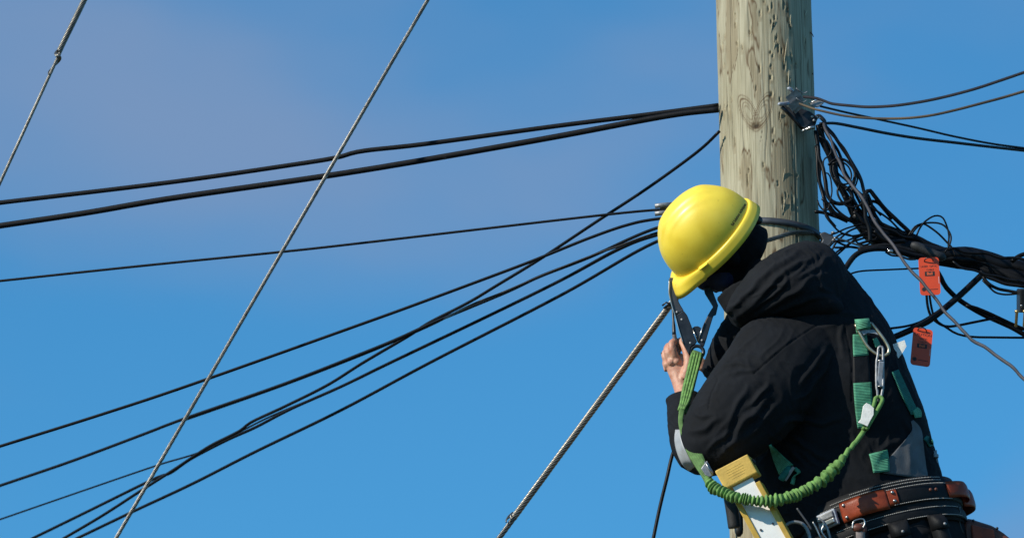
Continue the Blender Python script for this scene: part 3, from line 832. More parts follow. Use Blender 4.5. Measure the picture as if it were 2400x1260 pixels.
# loops standing above the trunk
LP = lambda p: zz(1880, 440, 2.738, p)
cable('loop_wire', LP([(680, 310), (700, 280), (730, 245), (790, 226), (870, 226), (920, 250), (955, 310), (945, 370), (915, 415)]), 4.4, 14.6, 14.58, M['cable'], 'lower wide black wire loop standing above the trunk', group='wire loops above the trunk')
cable('loop_wire', LP([(735, 305), (755, 260), (790, 215), (850, 180), (900, 190), (930, 250), (942, 310), (938, 360), (940, 390)]), 4.4, 14.58, 14.6, M['cable'], 'tallest black wire loop standing above the trunk', group='wire loops above the trunk')
cable('loop_wire', LP([(700, 300), (730, 260), (770, 232), (800, 240), (870, 290), (930, 350), (965, 390), (985, 440)]), 5.0, 14.62, 14.62, M['cable'], 'short black wire loop slanting down right above the trunk', group='wire loops above the trunk')
# cables hanging under the trunk
GU = 'cables slung under the trunk'
def ug(pts, th, label, y0=14.68, y1=14.72, **k):
    cable('slung_cable', pts, th * 1.15, y0, y1, M['cable'], label, group=GU, **k)
ug([(2060, 802), (2092, 791), (2136, 772), (2160, 760), (2183, 747), (2245, 696), (2300, 645), (2330, 620)], 13, 'thick straight black cable rising right from behind the worker to the trunk', 14.6, 14.7)
ug([(2060, 772), (2088, 769), (2128, 763), (2161, 752), (2200, 728)], 5, 'thin black wire just above the thick rising cable behind the worker', 14.6, 14.66)
ug(C5([(250, 230), (310, 330), (360, 430), (430, 510), (520, 590), (640, 670), (800, 760), (1000, 850), (1130, 910), (1260, 985), (1400, 1060)]), 10.5, 'thick black cable falling right from behind the upper orange tag', 14.72, 14.8, ext1=1)
ug(C5([(600, 660), (700, 680), (850, 740), (1000, 810), (1140, 875), (1260, 925), (1400, 980)]), 7.5, 'black cable running beside the thick cable that falls right', 14.74, 14.8, ext1=1)
ug(C5([(150, 480), (155, 560), (165, 660), (195, 760), (250, 830), (330, 880), (400, 895), (500, 885), (650, 855), (850, 815), (930, 800)]), 5.5, 'black wire dropping below the upper tag and swinging up right', 14.66, 14.74)
ug(C5([(180, 480), (190, 560), (205, 660), (230, 760), (280, 840), (370, 900), (470, 965), (580, 1000), (720, 1015), (900, 1018), (1260, 1022), (1400, 1022)]), 4.8, 'lowest black wire running level to the right edge', 14.64, 14.7, ext1=1)
ug(C5([(760, 260), (840, 330), (930, 365), (1050, 410), (1190, 430), (1320, 450)]), 8, 'upper of three black cables curving under the trunk to the terminal', 14.64, 14.62)
ug(C5([(790, 330), (860, 410), (960, 465), (1080, 490), (1190, 510), (1320, 520)]), 7, 'middle of three black cables curving under the trunk to the terminal', 14.64, 14.62)
ug(C5([(790, 370), (860, 440), (930, 505), (1020, 530), (1120, 530), (1190, 522), (1320, 515)]), 4.2, 'lowest and thinnest of three black cables curving to the terminal', 14.64, 14.62)
ug(C5([(1120, 160), (1180, 110), (1260, 75), (1400, 60), (1600, 90)]), 9, 'black cable arching off the top of the trunk at the right edge', 14.62, 14.62)
# terminal at the right edge
tr = thing('cable_terminal', at(2404, 770, 14.62), 'black cable terminal with brass posts hanging at the right edge', 'terminal')
mb = MB(); box_into(mb, at(2408, 704, 14.62), camvec(0.026, 0, 0.004), camvec(0, 0.033, 0), camvec(-0.003, 0, 0.025)); bevel(mb.build('housing', M['black_plastic'], tr, False), 0.004)
for x in (2383, 2402, 2421):
    mb = MB(); tube_into(mb, [at(x, 727, 14.60), at(x, 732, 14.60), at(x, 733, 14.60), at(x - 2, 765, 14.60)], [0.006, 0.006, 0.0042, 0.0042], 10); mb.build('post', M['brass'], tr)
mb = MB(); ball_into(mb, at(2394, 716, 14.585), 0.003); mb.build('screw', M['bright'], tr)

# clamp at the pole's right edge that holds the strand
cl_ = thing('pole_clamp', at(1940, 590, 14.68), 'blue grey strand clamp at the right edge of the pole above the hood', 'clamp')
mb = MB(); prism_into(mb, B5([(120, 500), (190, 475), (240, 500), (300, 520), (320, 570), (260, 660), (190, 690), (125, 650), (160, 580)]), 14.66, 0.03); bevel(mb.build('clamp_body', M['metal_band'], cl_, False), 0.003)
for (x, y) in ((300, 490), (310, 590)):
    mb = MB(); p = B5([(x, y)])[0]; ball_into(mb, at(p[0], p[1], 14.65), 0.006, 0.006, 0.0045, u=8, v=6); mb.build('nut', M['metal_grey'], cl_, False)
P1 = [at(1826, 556, 14.60)]
strandP = spline([at(1790, 566, 14.56), at(1826, 555, 14.588), at(1852, 547, 14.603), at(1880, 544, 14.628), at(1905, 546, 14.67), at(1922, 550, 14.72), at(1945, 556, 14.70)], 60)
def strand_mesh(P, r, wires=6, pitch=0.07, sides=6, core=True, jitter=0.0, ph0=0.0):
    P = np.asarray(P, float)
    T, N, B = frames(P)
    s = np.concatenate([[0], np.cumsum(np.linalg.norm(np.diff(P, axis=0), axis=1))])
    mb = MB()
    rw = r * math.sin(math.pi / wires) / (1 + math.sin(math.pi / wires))
    for k in range(wires):
        a = ph0 + 2 * math.pi * k / wires + 2 * math.pi * s / pitch
        Q = P + (r - rw) * (np.cos(a)[:, None] * N + np.sin(a)[:, None] * B)
        tube_into(mb, Q, rw * 1.0, sides)
    if core:
        tube_into(mb, P, max(r - 2 * rw, rw) * 0.98, 6)
    return mb
tag(strand_mesh(strandP, 0.0065, 6, 0.09).build('wrapped_strand', M['steel']), 'twisted steel strand passing round the pole below the dark band', 'strand')

# ------------------------------------------------------------------ guy strands
def straight(p0, y0, p1, y1, n):
    a, b = at(*p0, y0), at(*p1, y1)
    return np.array([list(a + (b - a) * t) for t in np.linspace(0, 1, n)])
def extend_line(p0, y0, p1, y1, e0, e1, n):
    a, b = at(*p0, y0), at(*p1, y1)
    d = (b - a).normalized()
    a2, b2 = a - d * e0, b + d * e1
    return np.array([list(a2 + (b2 - a2) * t) for t in np.linspace(0, 1, n)])
# 1: upper left corner, with the end of a preformed grip
g1 = thing('guy_strand', at(100, 215, 14.4), 'steel guy strand in the upper left corner with a thicker wrapped upper end', 'guy strand', 'guy strands')
strand_mesh(extend_line((198, 0), 14.4, (2, 424), 14.4, 0.4, 2.6, 420), 0.0048, 6, 0.085, 5).build('strand', M['steel'], g1)
gp = extend_line((198, 0), 14.4, (138, 122), 14.4, 0.4, 0.0, 120)
strand_mesh(gp, 0.0082, 7, 0.085, 6, core=True).build('grip', M['steel'], g1)
for k in range(4):
    a0 = at(150 - k * 4, 96 + k * 12, 14.4); d = (at(2, 424, 14.4) - at(198, 0, 14.4)).normalized()
    Q = []
    for t in np.linspace(0, 1, 18):
        an = k * 1.7 + t * 5.2
        Q.append(a0 + d * (0.055 * t) + camvec(math.cos(an), 0.4 * math.cos(an), math.sin(an)) * (0.0085 + 0.003 * math.sin(t * 3.1)))
    mb = MB(); tube_into(mb, Q, 0.0021, 5); mb.build('grip_end', M['steel'], g1)
# 2: long strand across the picture
g2m = strand_mesh(extend_line((1003, 0), 13.2, (272, 1260), 13.2, 0.6, 2.5, 1000), 0.0049, 6, 0.10, 5).build('guy_strand', M['steel'])
tag(g2m, 'long bare steel guy strand crossing all the black cables', 'guy strand', 'guy strands')
# 3: thick preformed dead end below the hook
g3 = thing('guy_strand', at(1380, 970, 14.6), 'thick silver guy grip running down left from below the hard hat brim', 'guy strand', 'guy strands')
strand_mesh(extend_line((1690, 552), 14.62, (1170, 1260), 14.55, 0.0, 2.4, 520), 0.0075, 6, 0.085, 5).build('strand', M['steel'], g3)
t0 = (1568 - 1690) / (1170 - 1690)
gl = extend_line((1572, 713), 14.605, (1204, 1212), 14.553, 0.0, 0.0, 420)
strand_mesh(gl, 0.0094, 7, 0.085, 6).build('grip', M['steel_warm'], g3)
strand_mesh(extend_line((1690, 552), 14.62, (1572, 713), 14.605, 0, 0, 100), 0.0096, 9, 0.10, 5).build('grip', M['steel'], g3)
d3 = (at(1170, 1260, 14.55) - at(1572, 713, 14.6)).normalized()
for k in range(3):
    Q = [at(1208 - k * 3, 1196 + k * 5, 14.553) + d3 * (0.035 * t) + camvec(math.cos(k * 2 + t * 2.5), 0.2, math.sin(k * 2 + t * 2.5)) * 0.0080 for t in np.linspace(0, 1, 10)]
    mb = MB(); tube_into(mb, Q, 0.0021, 5); mb.build('grip_end', M['steel'], g3)
mb = MB()
cpt = at(1566, 714, 14.60)
Q = [cpt + (camvec(0.76, 0.62, 0) * 0.0145 * math.cos(a) + CF * 0.0145 * math.sin(a)) + d3 * 0.0 for a in np.linspace(0, 2 * math.pi, 20, endpoint=False)]
tube_into(mb, Q, 0.0032, 6, closed=True); tube_into(mb, [at(1552, 716, 14.585), at(1562, 708, 14.582), at(1574, 716, 14.582)], 0.0028, 6)
mb.build('tie', M['black_plastic'], g3)

# ------------------------------------------------------------------ bracket on the pole
E9 = lambda p: zz(1810, 190, 9.0, p)
br = thing('wire_bracket', at(1885, 290, 14.64), 'dark steel bracket with hooks bolted to the right of the pole', 'bracket')
mb = MB(); prism_into(mb, E9([(190, 520), (250, 500), (420, 590), (560, 560), (800, 640), (900, 720), (930, 900), (880, 960), (700, 1010), (600, 960), (500, 850), (330, 660)]), 14.60, 0.018); bevel(mb.build('plate', M['metal_dark'], br, False), 0.003)
mb = MB(); tube_into(mb, [at(*p, y) for p, y in zip(E9([(195, 540), (340, 680), (480, 830), (640, 1010)]), (14.575, 14.585, 14.595, 14.61))], 0.0055, 8); mb.build('lower_edge', M['metal_dark'], br)
mb = MB(); tube_into(mb, spline([at(*p, y) for p, y in zip(E9([(320, 165), (370, 165), (410, 200), (420, 250), (430, 320)]), (14.57, 14.57, 14.58, 14.6, 14.62))], 14), [0.004] + [0.0052] * 13, 10); mb.build('hook', M['metal_blue'], br)
mb = MB(); tube_into(mb, spline([at(*p, y) for p, y in zip(E9([(130, 490), (180, 487), (260, 485), (330, 470), (400, 440)]), (14.56, 14.565, 14.575, 14.59, 14.6))], 14), [0.0035, 0.0055] + [0.0058] * 12, 10); mb.build('hook', M['metal_blue'], br)
for (c, r) in (((840, 755), 0.0042), ((880, 830), 0.004)):
    p = E9([c])[0]; mb = MB(); ball_into(mb, at(*p, 14.585), r, r, r, u=8, v=6); mb.build('nut', M['bright' if r > 0.004 else 'metal_grey'], br)
mb = MB(); tube_into(mb, [at(*p, 14.585) for p in E9([(630, 1060), (680, 1030), (760, 1005), (765, 1000), (890, 965)])], [0.003, 0.0035, 0.0035, 0.0055, 0.0055], 10); mb.build('bolt', M['bright'], br)
mb = MB()
Q = spline([at(*p, 14.60) for p in E9([(880, 870), (930, 760), (990, 740), (1060, 800), (1100, 860), (1060, 930), (960, 960)])], 20)
tube_into(mb, Q, [0.006] * 20, 8); mb.build('cable_ring', M['black_plastic'], br)
for (a, b) in (((930, 740), (975, 790)), ((985, 760), (1010, 795))):
    mb = MB(); tube_into(mb, [at(*p, 14.588) for p in E9([a, b])], [0.0024, 0.0024], 6); mb.build('clip', M['bright'], br)
# wedge clamps: folded channels
def wedge(pts_top, dx, dy, Y, label):
    w = thing('wedge_clamp', at(*E9([pts_top[0]])[0], Y), label, 'wire clamp', 'wedge clamps on the bracket')
    A = [at(*p, Y) for p in E9(pts_top)]
    off = camvec(dx / 9 * px2m(Y), -dy / 9 * px2m(Y), 0.006)
    L = [a + off for a in A]
    back = camvec(0.001, -0.001, 0.014)
    mb = MB()
    # upper channel
    mb.add([A[0], A[1], L[1], L[0], A[0] + back, A[1] + back, L[1] + back, L[0] + back], [(0, 1, 2, 3), (0, 4, 5, 1), (3, 2, 6, 7)])
    o = mb.build('shell', M['metal_grey'], w, False); solidify(o, 0.0022)
    mb = MB()
    c = (A[0] + A[1]) / 2 + off * 1.25
    box_into(mb, c + CF * 0.006, (A[1] - A[0]) * 0.42, off * 0.33, CF * 0.0045)
    bevel(mb.build('wedge', M['metal_grey'], w, False), 0.001)
    mb = MB()
    e = A[1]
    tube_into(mb, spline([e + camvec(-0.002, 0.002, 0.003), e + camvec(0.004, -0.003, 0.0), e + off * 0.6 + camvec(0.010, -0.002, 0.002), e + off + camvec(0.016, 0.010, 0.003)], 12), 0.0016, 6)
    mb.build('bail', M['metal_grey'], w)
    return w
wedge([(280, 350), (520, 165)], 110, 130, 14.555, 'upper grey folded wedge clamp on the bracket')
wedge([(340, 530), (520, 370)], 90, 110, 14.55, 'lower grey folded wedge clamp on the bracket')
wk = thing('wedge_clamp', at(1910, 245, 14.58), 'slim silver wedge clamp pointing right at the pole edge', 'wire clamp', 'wedge clamps on the bracket')
mb = MB(); prism_into(mb, E9([(760, 470), (960, 400), (1040, 410), (1100, 455), (1050, 500), (960, 560), (860, 540)]), 14.565, 0.010); bevel(mb.build('shell', M['metal_grey'], wk, False), 0.002)
mb = MB(); tube_into(mb, [at(*p, 14.56) for p in E9([(770, 465), (960, 398), (1010, 408)])], 0.0018, 6); mb.build('bail', M['bright'], wk)

# ------------------------------------------------------------------ orange tags
def tag_plate(corners, Y, label, txt_rows, box_uv, hole):
    """corners in px: top left, top right, bottom right, bottom left"""
    c = [at(*p, Y) for p in corners]
    root = thing('cable_tag', c[3], label, 'cable tag', 'orange cable tags')
    O = c[3]; X = c[2] - c[3]; Yv = c[0] - c[3]
    n = X.cross(Yv).normalized()
    if n.dot(CF) > 0: n = -n
    w, hh = X.length, Yv.length
    pts = []
    rc = 0.009
    for (cx, cy, a0) in ((rc, rc, 180), (w - rc, rc, 270), (w - rc, hh - rc, 0), (rc, hh - rc, 90)):
        for k in range(5):
            a = R(a0 + k * 22.5); pts.append((cx + rc * math.cos(a), cy + rc * math.sin(a)))
    ex, ey = X.normalized(), Yv.normalized()
    mb = MB(); nn = len(pts)
    V = [O + ex * x + ey * y for x, y in pts]
    V += [v - n * 0.0016 for v in V]
    F = [tuple(range(nn)), tuple(range(2 * nn - 1, nn - 1, -1))] + [(k, nn + k, nn + (k + 1) % nn, (k + 1) % nn) for k in range(nn)]
    mb.add(V, F); mb.build('plate', M['orange'], root, False)
    def flat(me, u, v, lift):
        for q in me.vertices:
            x, y = q.co.x, q.co.y
            q.co = O + ex * (u * w + x) + ey * (v * hh + y) + n * lift
        return me
    def rect(u0, u1, v0, v1, m_, nm, lift=0.0004):
        mb = MB(); mb.add([O + ex * (u * w) + ey * (v * hh) + n * lift for u, v in ((u0, v0), (u1, v0), (u1, v1), (u0, v1))], [(0, 1, 2, 3)]); mb.build(nm, m_, root, False)
    rect(*box_uv, M['print'], 'logo_box')
    link_mesh('logo', flat(text_mesh('Bell', 0.0112, True), (box_uv[0] + box_uv[1]) / 2, (box_uv[2] + box_uv[3]) / 2, 0.0008), M['print_orange'], root, False)
    for body, u, v, s in txt_rows:
        link_mesh('lettering', flat(text_mesh(body, s), u, v, 0.0004), M['print'], root, False)
    rect(0.38, 0.88, 0.142, 0.156, M['print'], 'print_line')
    rect(0.93, 0.965, 0.30, 0.48, M['pink'], 'sticker')
    mb = MB(); ctr = O + ex * (0.2 * w) + ey * (0.16 * hh) + n * 0.0005; V = []
    for k in range(28):
        r = 0.0075 if k % 2 else 0.0045
        V.append(ctr + ex * r * math.cos(k * math.pi / 14) + ey * r * math.sin(k * math.pi / 14))
    mb.add(V, [tuple(range(28))]); mb.build('burst_symbol', M['print'], root, False)
    mb = MB(); hc = O + ex * (hole[0] * w) + ey * (hole[1] * hh) + n * 0.001
    tube_into(mb, [hc + (ex * 0.012 * math.cos(a) + (ey * 0.4 + n * 0.6) * 0.016 * math.sin(a)) for a in np.linspace(0, 2 * math.pi, 18, endpoint=False)], 0.0016, 6, closed=True)
    mb.build('tie', M['black_plastic'], root)
tag_plate([(2152, 604), (2200, 598), (2205, 690), (2157, 692)], 14.50, 'upper bright orange cable tag hanging from the trunk', [('LASER  OPTIC', 0.5, 0.76, 0.0075), ('CABLE', 0.55, 0.67, 0.007)], (0.28, 0.76, 0.505, 0.625), (0.5, 0.9))
tag_plate([(2141, 766), (2187, 762), (2179, 860), (2133, 853)], 14.56, 'lower orange cable tag, partly in shadow, hanging from the thick rising cable', [('CAUTION', 0.5, 0.83, 0.011), ('OPTIC', 0.56, 0.72, 0.0075), ('CABLE', 0.5, 0.635, 0.0075)], (0.27, 0.77, 0.475, 0.59), (0.45, 0.93))

# ================================================================== ladder
LD = Vector((0.45, -0.06, -0.888)).normalized()                 # down along the rails
LQ = camvec(0.9, 0.436, 0.05); LQ = (LQ - LD * LQ.dot(LD)).normalized()   # across a rail's web
LRv = camvec(0.30, -0.25, 0.92); LRv = LRv.normalized()         # from the near rail to the far rail
LTOP = at(1727, 1106, 14.10)
def make_ladder():
    root = thing('extension_ladder', LTOP + LD * (LTOP.z / 0.888 / 1.0) * 0.99 + LRv * 0.2, 'yellow and white fibreglass ladder leaning below the worker elbow', 'ladder')
    Ltot = LTOP.z / -LD.z - 0.02
    W = 0.043
    for far in (0, 1):
        o0 = LTOP + LRv * (0.40 * far) + LD * 0.03
        s = -1 if far else 1
        # web with its label, two flanges
        mb = MB(); box_into(mb, o0 + LD * (Ltot / 2) + LRv * (0.004 * s), LD * (Ltot / 2 - 0.001), LQ * (W - 0.014), LRv * 0.0025); mb.build('rail_web', M['white_rail'] if not far else M['yellow_rail'], root, False)
        for e in (-1, 1):
            mb = MB(); box_into(mb, o0 + LD * (Ltot / 2) + LQ * (e * (W - 0.0070)) + LRv * (0.017 * s), LD * (Ltot / 2 - 0.02), LQ * 0.0070, LRv * 0.022)
            bevel(mb.build('rail_flange', M['yellow_rail'], root, False), 0.002)
        # end cap: hollow box sleeve
        mb = MB(); c = LTOP + LRv * (0.40 * far + 0.014 * s)
        box_into(mb, c, LD * 0.029, LQ * (W + 0.006), LRv * 0.024)
        cap = bevel(mb.build('end_cap', M['yellow_cap'], root, False), 0.0035)
        if not far:
            # embossed lines of lettering on the cap face
            for i in range(5):
                mb = MB(); L_ = (0.022, 0.026, 0.024, 0.026, 0.018)[i]
                tube_into(mb, [c - LRv * 0.0242 + LD * (-0.014 + 0.007 * i) - LQ * L_, c - LRv * 0.0242 + LD * (-0.014 + 0.007 * i) + LQ * L_], 0.00045, 6)
                mb.build('embossed_line', M['yellow_cap'], cap, False)
            mb = MB(); b0 = c + LQ * (W + 0.006) + LRv * 0.004 - LD * 0.010
            tube_into(mb, [b0 - LQ * 0.002, b0 + LQ * 0.003, b0 + LQ * 0.006], [0.009, 0.009, 0.004], 12); mb.build('rivet', M['black_plastic'], cap)
    for i, t in enumerate((0.17, 0.26)):
        for q in (-0.018, 0.018):
            mb = MB(); p = LTOP + LD * t + LQ * q - LRv * 0.0005
            tube_into(mb, [p - LRv * 0.001, p + LRv * 0.002], [0.0032, 0.0032], 8); mb.build('rivet', M['metal_dark'], root, False)
    k = 0
    t = 0.20
    while t < Ltot - 0.1:
        mb = MB(); a = LTOP + LD * t + LRv * 0.01; b = LTOP + LD * t + LRv * 0.39
        tube_into(mb, [a, b], 0.016, 10); mb.build('rung', M['metal_grey'], root)
        t += 0.305
    return root
make_ladder()
hs = thing('hanging_sleeve', at(1728, 1245, 14.36), 'black tubular sleeve hanging left of the ladder below the green elastic', 'sleeve')
mb = MB(); tube_into(mb, spline([at(1708, 1148, 14.33), at(1711, 1170, 14.33), at(1716, 1200, 14.335), at(1721, 1236, 14.34)], 12), 0.0165, 16); bevel(mb.build('tube', M['rubber'], hs), 0.002)
mb = MB(); tube_into(mb, spline([at(1728, 1180, 14.38), at(1731, 1210, 14.38), at(1732, 1248, 14.38), at(1731, 1256, 14.38)], 10), [0.012] * 8 + [0.011, 0.005], 14); mb.build('inner_tube', M['black_plastic'], hs)

# ================================================================== the worker
person = thing('person', at(2080, 1700, 14.3), 'worker in black jacket and yellow hard hat leaning towards the pole on a ladder', 'person')
BV = []                                                          # surfaces that straps are laid on
HC = at(1669, 559, 14.38)                                        # centre of the hard hat's rim
HF = camvec(-0.707, -0.707, 0.13).normalized()
HU = (camvec(-0.707, 0.707, 0) * math.cos(R(19)) - CF * math.sin(R(19))); HU = (HU - HF * HU.dot(HF)).normalized()
HS = HU.cross(HF).normalized()                                   # the worker's left
if HS.dot(CF) > 0: HS = -HS
def hp(f, s, u):
    return HC + HF * f + HS * s + HU * u
def head_into(mb, g=0.0):
    ax = (HF, HS, HU)
    ball_into(mb, hp(-0.012, 0, -0.010), 0.100 + g, 0.078 + g, 0.110 + g, ax, 24, 16)
    ball_into(mb, hp(0.032, 0, -0.085), 0.058 + g, 0.056 + g, 0.070 + g, ax, 20, 14)      # jaw
    ball_into(mb, hp(0.066, 0, -0.140), 0.020 + g, 0.024 + g, 0.018 + g, ax, 12, 8)       # chin
    ball_into(mb, hp(0.095, 0, -0.068), 0.020 + g, 0.014 + g, 0.026 + g, ax, 12, 8)       # nose
    ball_into(mb, hp(0.080, 0.030, -0.035), 0.014 + g, 0.026 + g, 0.010 + g, ax, 12, 8)   # brow
    ball_into(mb, hp(0.080, -0.030, -0.035), 0.014 + g, 0.026 + g, 0.010 + g, ax, 12, 8)
    ball_into(mb, hp(0.083, 0, -0.108), 0.016 + g, 0.024 + g, 0.010 + g, ax, 12, 8)       # lips
    for s in (-1, 1):
        ball_into(mb, hp(-0.008, s * (0.078 + g * 0.6), -0.050), 0.018, 0.008 + g, 0.030, ax, 12, 8)     # ears
def finger_into(mb, pts, rad):
    P = spline([at(*p) for p in pts], 16)
    r = np.interp(np.linspace(0, 1, 16), np.linspace(0, 1, len(rad)), rad)
    tube_into(mb, P, r, 10)
    ball_into(mb, P[-1], r[-1], u=10, v=8)
    for i in (5, 10):
        ball_into(mb, P[i], r[i] * 1.06, u=10, v=8)
def make_body():
    mb = MB()
    head_into(mb)
    loft_into(mb, [(hp(-0.03, 0, -0.09), HF * 0.055, HS * 0.055), (at(1775, 665, 14.40), camvec(0.04, 0.03, 0), Vector((0, 0.06, 0))), (at(1830, 730, 14.41), camvec(0.06, 0.04, 0), Vector((0, 0.08, 0)))], 18)
    # trunk, hips and legs inside the clothes
    loft_into(mb, [psec(1800, 690, 1950, 640, 14.41, 0.11), psec(1790, 790, 2060, 760, 14.41, 0.16), psec(1810, 900, 2100, 880, 14.41, 0.16), psec(1850, 1050, 2150, 1040, 14.41, 0.14),
                   psec(1925, 1200, 2190, 1150, 14.40, 0.13), psec(1925, 1300, 2235, 1260, 14.40, 0.14)], 24, n=14)
    for k, (hx, kx, an) in enumerate(LEGS):
        loft_into(mb, [(hx + Vector((0, 0, 0.05)), Vector((0.085, 0, 0)), Vector((0, 0.075, 0))), ((hx + kx) / 2, Vector((0.075, 0, 0)), Vector((0, 0.068, 0))), (kx, Vector((0.055, 0, 0)), Vector((0, 0.055, 0))),
                       ((kx + an) / 2, Vector((0.055, 0, 0)), Vector((0, 0.05, 0))), (an, Vector((0.04, 0, 0)), Vector((0, 0.04, 0)))], 16)
        ball_into(mb, an + Vector((-0.06, 0, -0.05)), 0.12, 0.045, 0.035)
    # near arm
    loft_into(mb, [psec(1790, 800, 1900, 860, 14.27, 0.06), psec(1720, 900, 1810, 965, 14.23, 0.055), psec(1630, 1015, 1690, 1060, 14.21, 0.045), psec(1605, 1045, 1655, 1080, 14.22, 0.04)], 16, n=8)
    loft_into(mb, [psec(1600, 1068, 1655, 1072, 14.22, 0.042), psec(1592, 1020, 1650, 1022, 14.27, 0.045), psec(1588, 970, 1632, 965, 14.36, 0.034), psec(1584, 935, 1616, 925, 14.435, 0.024), psec(1580, 912, 1612, 904, 14.455, 0.022)], 16, n=10)
    # near hand: back of the hand towards the camera
    loft_into(mb, [psec(1583, 925, 1613, 916, 14.45, 0.021), psec(1573, 893, 1612, 886, 14.462, 0.019), psec(1562, 866, 1613, 858, 14.468, 0.020), psec(1556, 846, 1608, 838, 14.470, 0.018), psec(1562, 834, 1600, 828, 14.472, 0.012)], 16, n=9)
    finger_into(mb, [(1588, 850, 14.458), (1577, 822, 14.442), (1575, 805, 14.445), (1585, 799, 14.472), (1597, 806, 14.488)], [0.0118, 0.0112, 0.0108, 0.0095, 0.0080])
    finger_into(mb, [(1574, 852, 14.463), (1565, 826, 14.455), (1566, 812, 14.470), (1580, 810, 14.498), (1594, 817, 14.505)], [0.0118, 0.0112, 0.0106, 0.0095, 0.0080])
    finger_into(mb, [(1567, 858, 14.476), (1559, 835, 14.474), (1562, 823, 14.492), (1577, 824, 14.512), (1590, 829, 14.515)], [0.0112, 0.0106, 0.0100, 0.0090, 0.0076])
    finger_into(mb, [(1565, 868, 14.488), (1560, 850, 14.492), (1565, 842, 14.508), (1579, 842, 14.520), (1588, 845, 14.520)], [0.0100, 0.0094, 0.0088, 0.0080, 0.0068])
    finger_into(mb, [(1604, 888, 14.450), (1613, 856, 14.443), (1609, 826, 14.448), (1596, 797, 14.462)], [0.0150, 0.0130, 0.0112, 0.0092])
    for (x, y, Y, r) in ((1586, 846, 14.450, 0.0115), (1573, 848, 14.452, 0.0115), (1563, 854, 14.466, 0.0105)):
        ball_into(mb, at(x, y, Y), r, u=10, v=8)
    # far arm and hand, reaching round to the pole side
    loft_into(mb, [psec(1745, 770, 1820, 800, 14.52, 0.055), psec(1690, 850, 1745, 880, 14.56, 0.05), psec(1672, 885, 1720, 905, 14.58, 0.045)], 14, n=6)
    loft_into(mb, [psec(1672, 905, 1718, 905, 14.58, 0.042), psec(1677, 903, 1707, 913, 14.60, 0.030), psec(1664, 890, 1686, 902, 14.61, 0.022), psec(1648, 872, 1674, 890, 14.612, 0.016), psec(1640, 860, 1662, 872, 14.615, 0.012)], 14, n=8)
    for i in range(4):
        finger_into(mb, [(1646 + 6 * i, 864 + 4 * i, 14.61 + 0.003 * i), (1634 + 5 * i, 850 + 3 * i, 14.61 + 0.004 * i), (1628 + 5 * i, 838 + 4 * i, 14.625), (1634 + 5 * i, 832 + 5 * i, 14.64)], [0.0098, 0.0092, 0.0086, 0.0072])
    finger_into(mb, [(1672, 888, 14.60), (1670, 870, 14.60), (1662, 854, 14.61)], [0.012, 0.011, 0.009])
    me = remesh(mb, 0.0028, 3, 0.4)
    co, no = mesh_np(me)
    co = co + no * (0.0006 * noise3(co[:, 0] * 90, co[:, 1] * 90, co[:, 2] * 90) + 0.0005 * noise3(co[:, 0] * 200, co[:, 1] * 200, co[:, 2] * 60))[:, None]
    me.vertices.foreach_set('co', co.ravel())
    m, n, l, b = new_mat('skin')
    tcn = n.new('ShaderNodeTexCoord'); t = n.new('ShaderNodeTexNoise'); t.inputs['Scale'].default_value = 55; t.inputs['Detail'].default_value = 5
    l.new(tcn.outputs['Object'], t.inputs['Vector'])
    ra = n.new('ShaderNodeValToRGB'); ra.color_ramp.elements[0].position = 0.3; ra.color_ramp.elements[1].position = 0.72
    ra.color_ramp.elements[0].color = (0.47, 0.205, 0.135, 1); ra.color_ramp.elements[1].color = (0.57, 0.325, 0.225, 1)
    l.new(t.outputs['Fac'], ra.inputs['Fac']); l.new(ra.outputs['Color'], b.inputs['Base Color'])
    b.inputs['Roughness'].default_value = 0.55
    b.inputs['Subsurface Weight'].default_value = 0.15; b.inputs['Subsurface Radius'].default_value = (0.008, 0.003, 0.0015)
    t2 = n.new('ShaderNodeTexNoise'); t2.inputs['Scale'].default_value = 400; l.new(tcn.outputs['Object'], t2.inputs['Vector'])
    bp = n.new('ShaderNodeBump'); bp.inputs['Strength'].default_value = 0.25; bp.inputs['Distance'].default_value = 0.001
    l.new(t2.outputs['Fac'], bp.inputs['Height']); l.new(bp.outputs['Normal'], b.inputs['Normal'])
    link_mesh('body', me, m, person)
FT = LTOP + LRv * 0.2
LEGS = []
hipc = at(2085, 1255, 14.40)
for k, (s, L1) in enumerate(((-1, 1.28), (1, 0.98))):
    an = FT + LD * L1 + Vector((0.06, s * 0.07, 0.13))
    hx = hipc + Vector((0.0, s * 0.085, 0))
    kx = (hx + an) / 2 + Vector((-0.09 - 0.05 * k, s * 0.02, 0.02))
    LEGS.append((hx, kx, an))
make_body()
# ring on the near hand
mb = MB(); rc_ = at(1559.5, 829, 14.48)
tube_into(mb, [rc_ + camvec(1, -0.15, 0) * 0.0108 * math.cos(a) + camvec(0, 0.25, 1) * 0.0108 * math.sin(a) for a in np.linspace(0, 2 * math.pi, 20, endpoint=False)], 0.0022, 6, closed=True)
mb.build('finger_ring', M['metal_dark'], person)

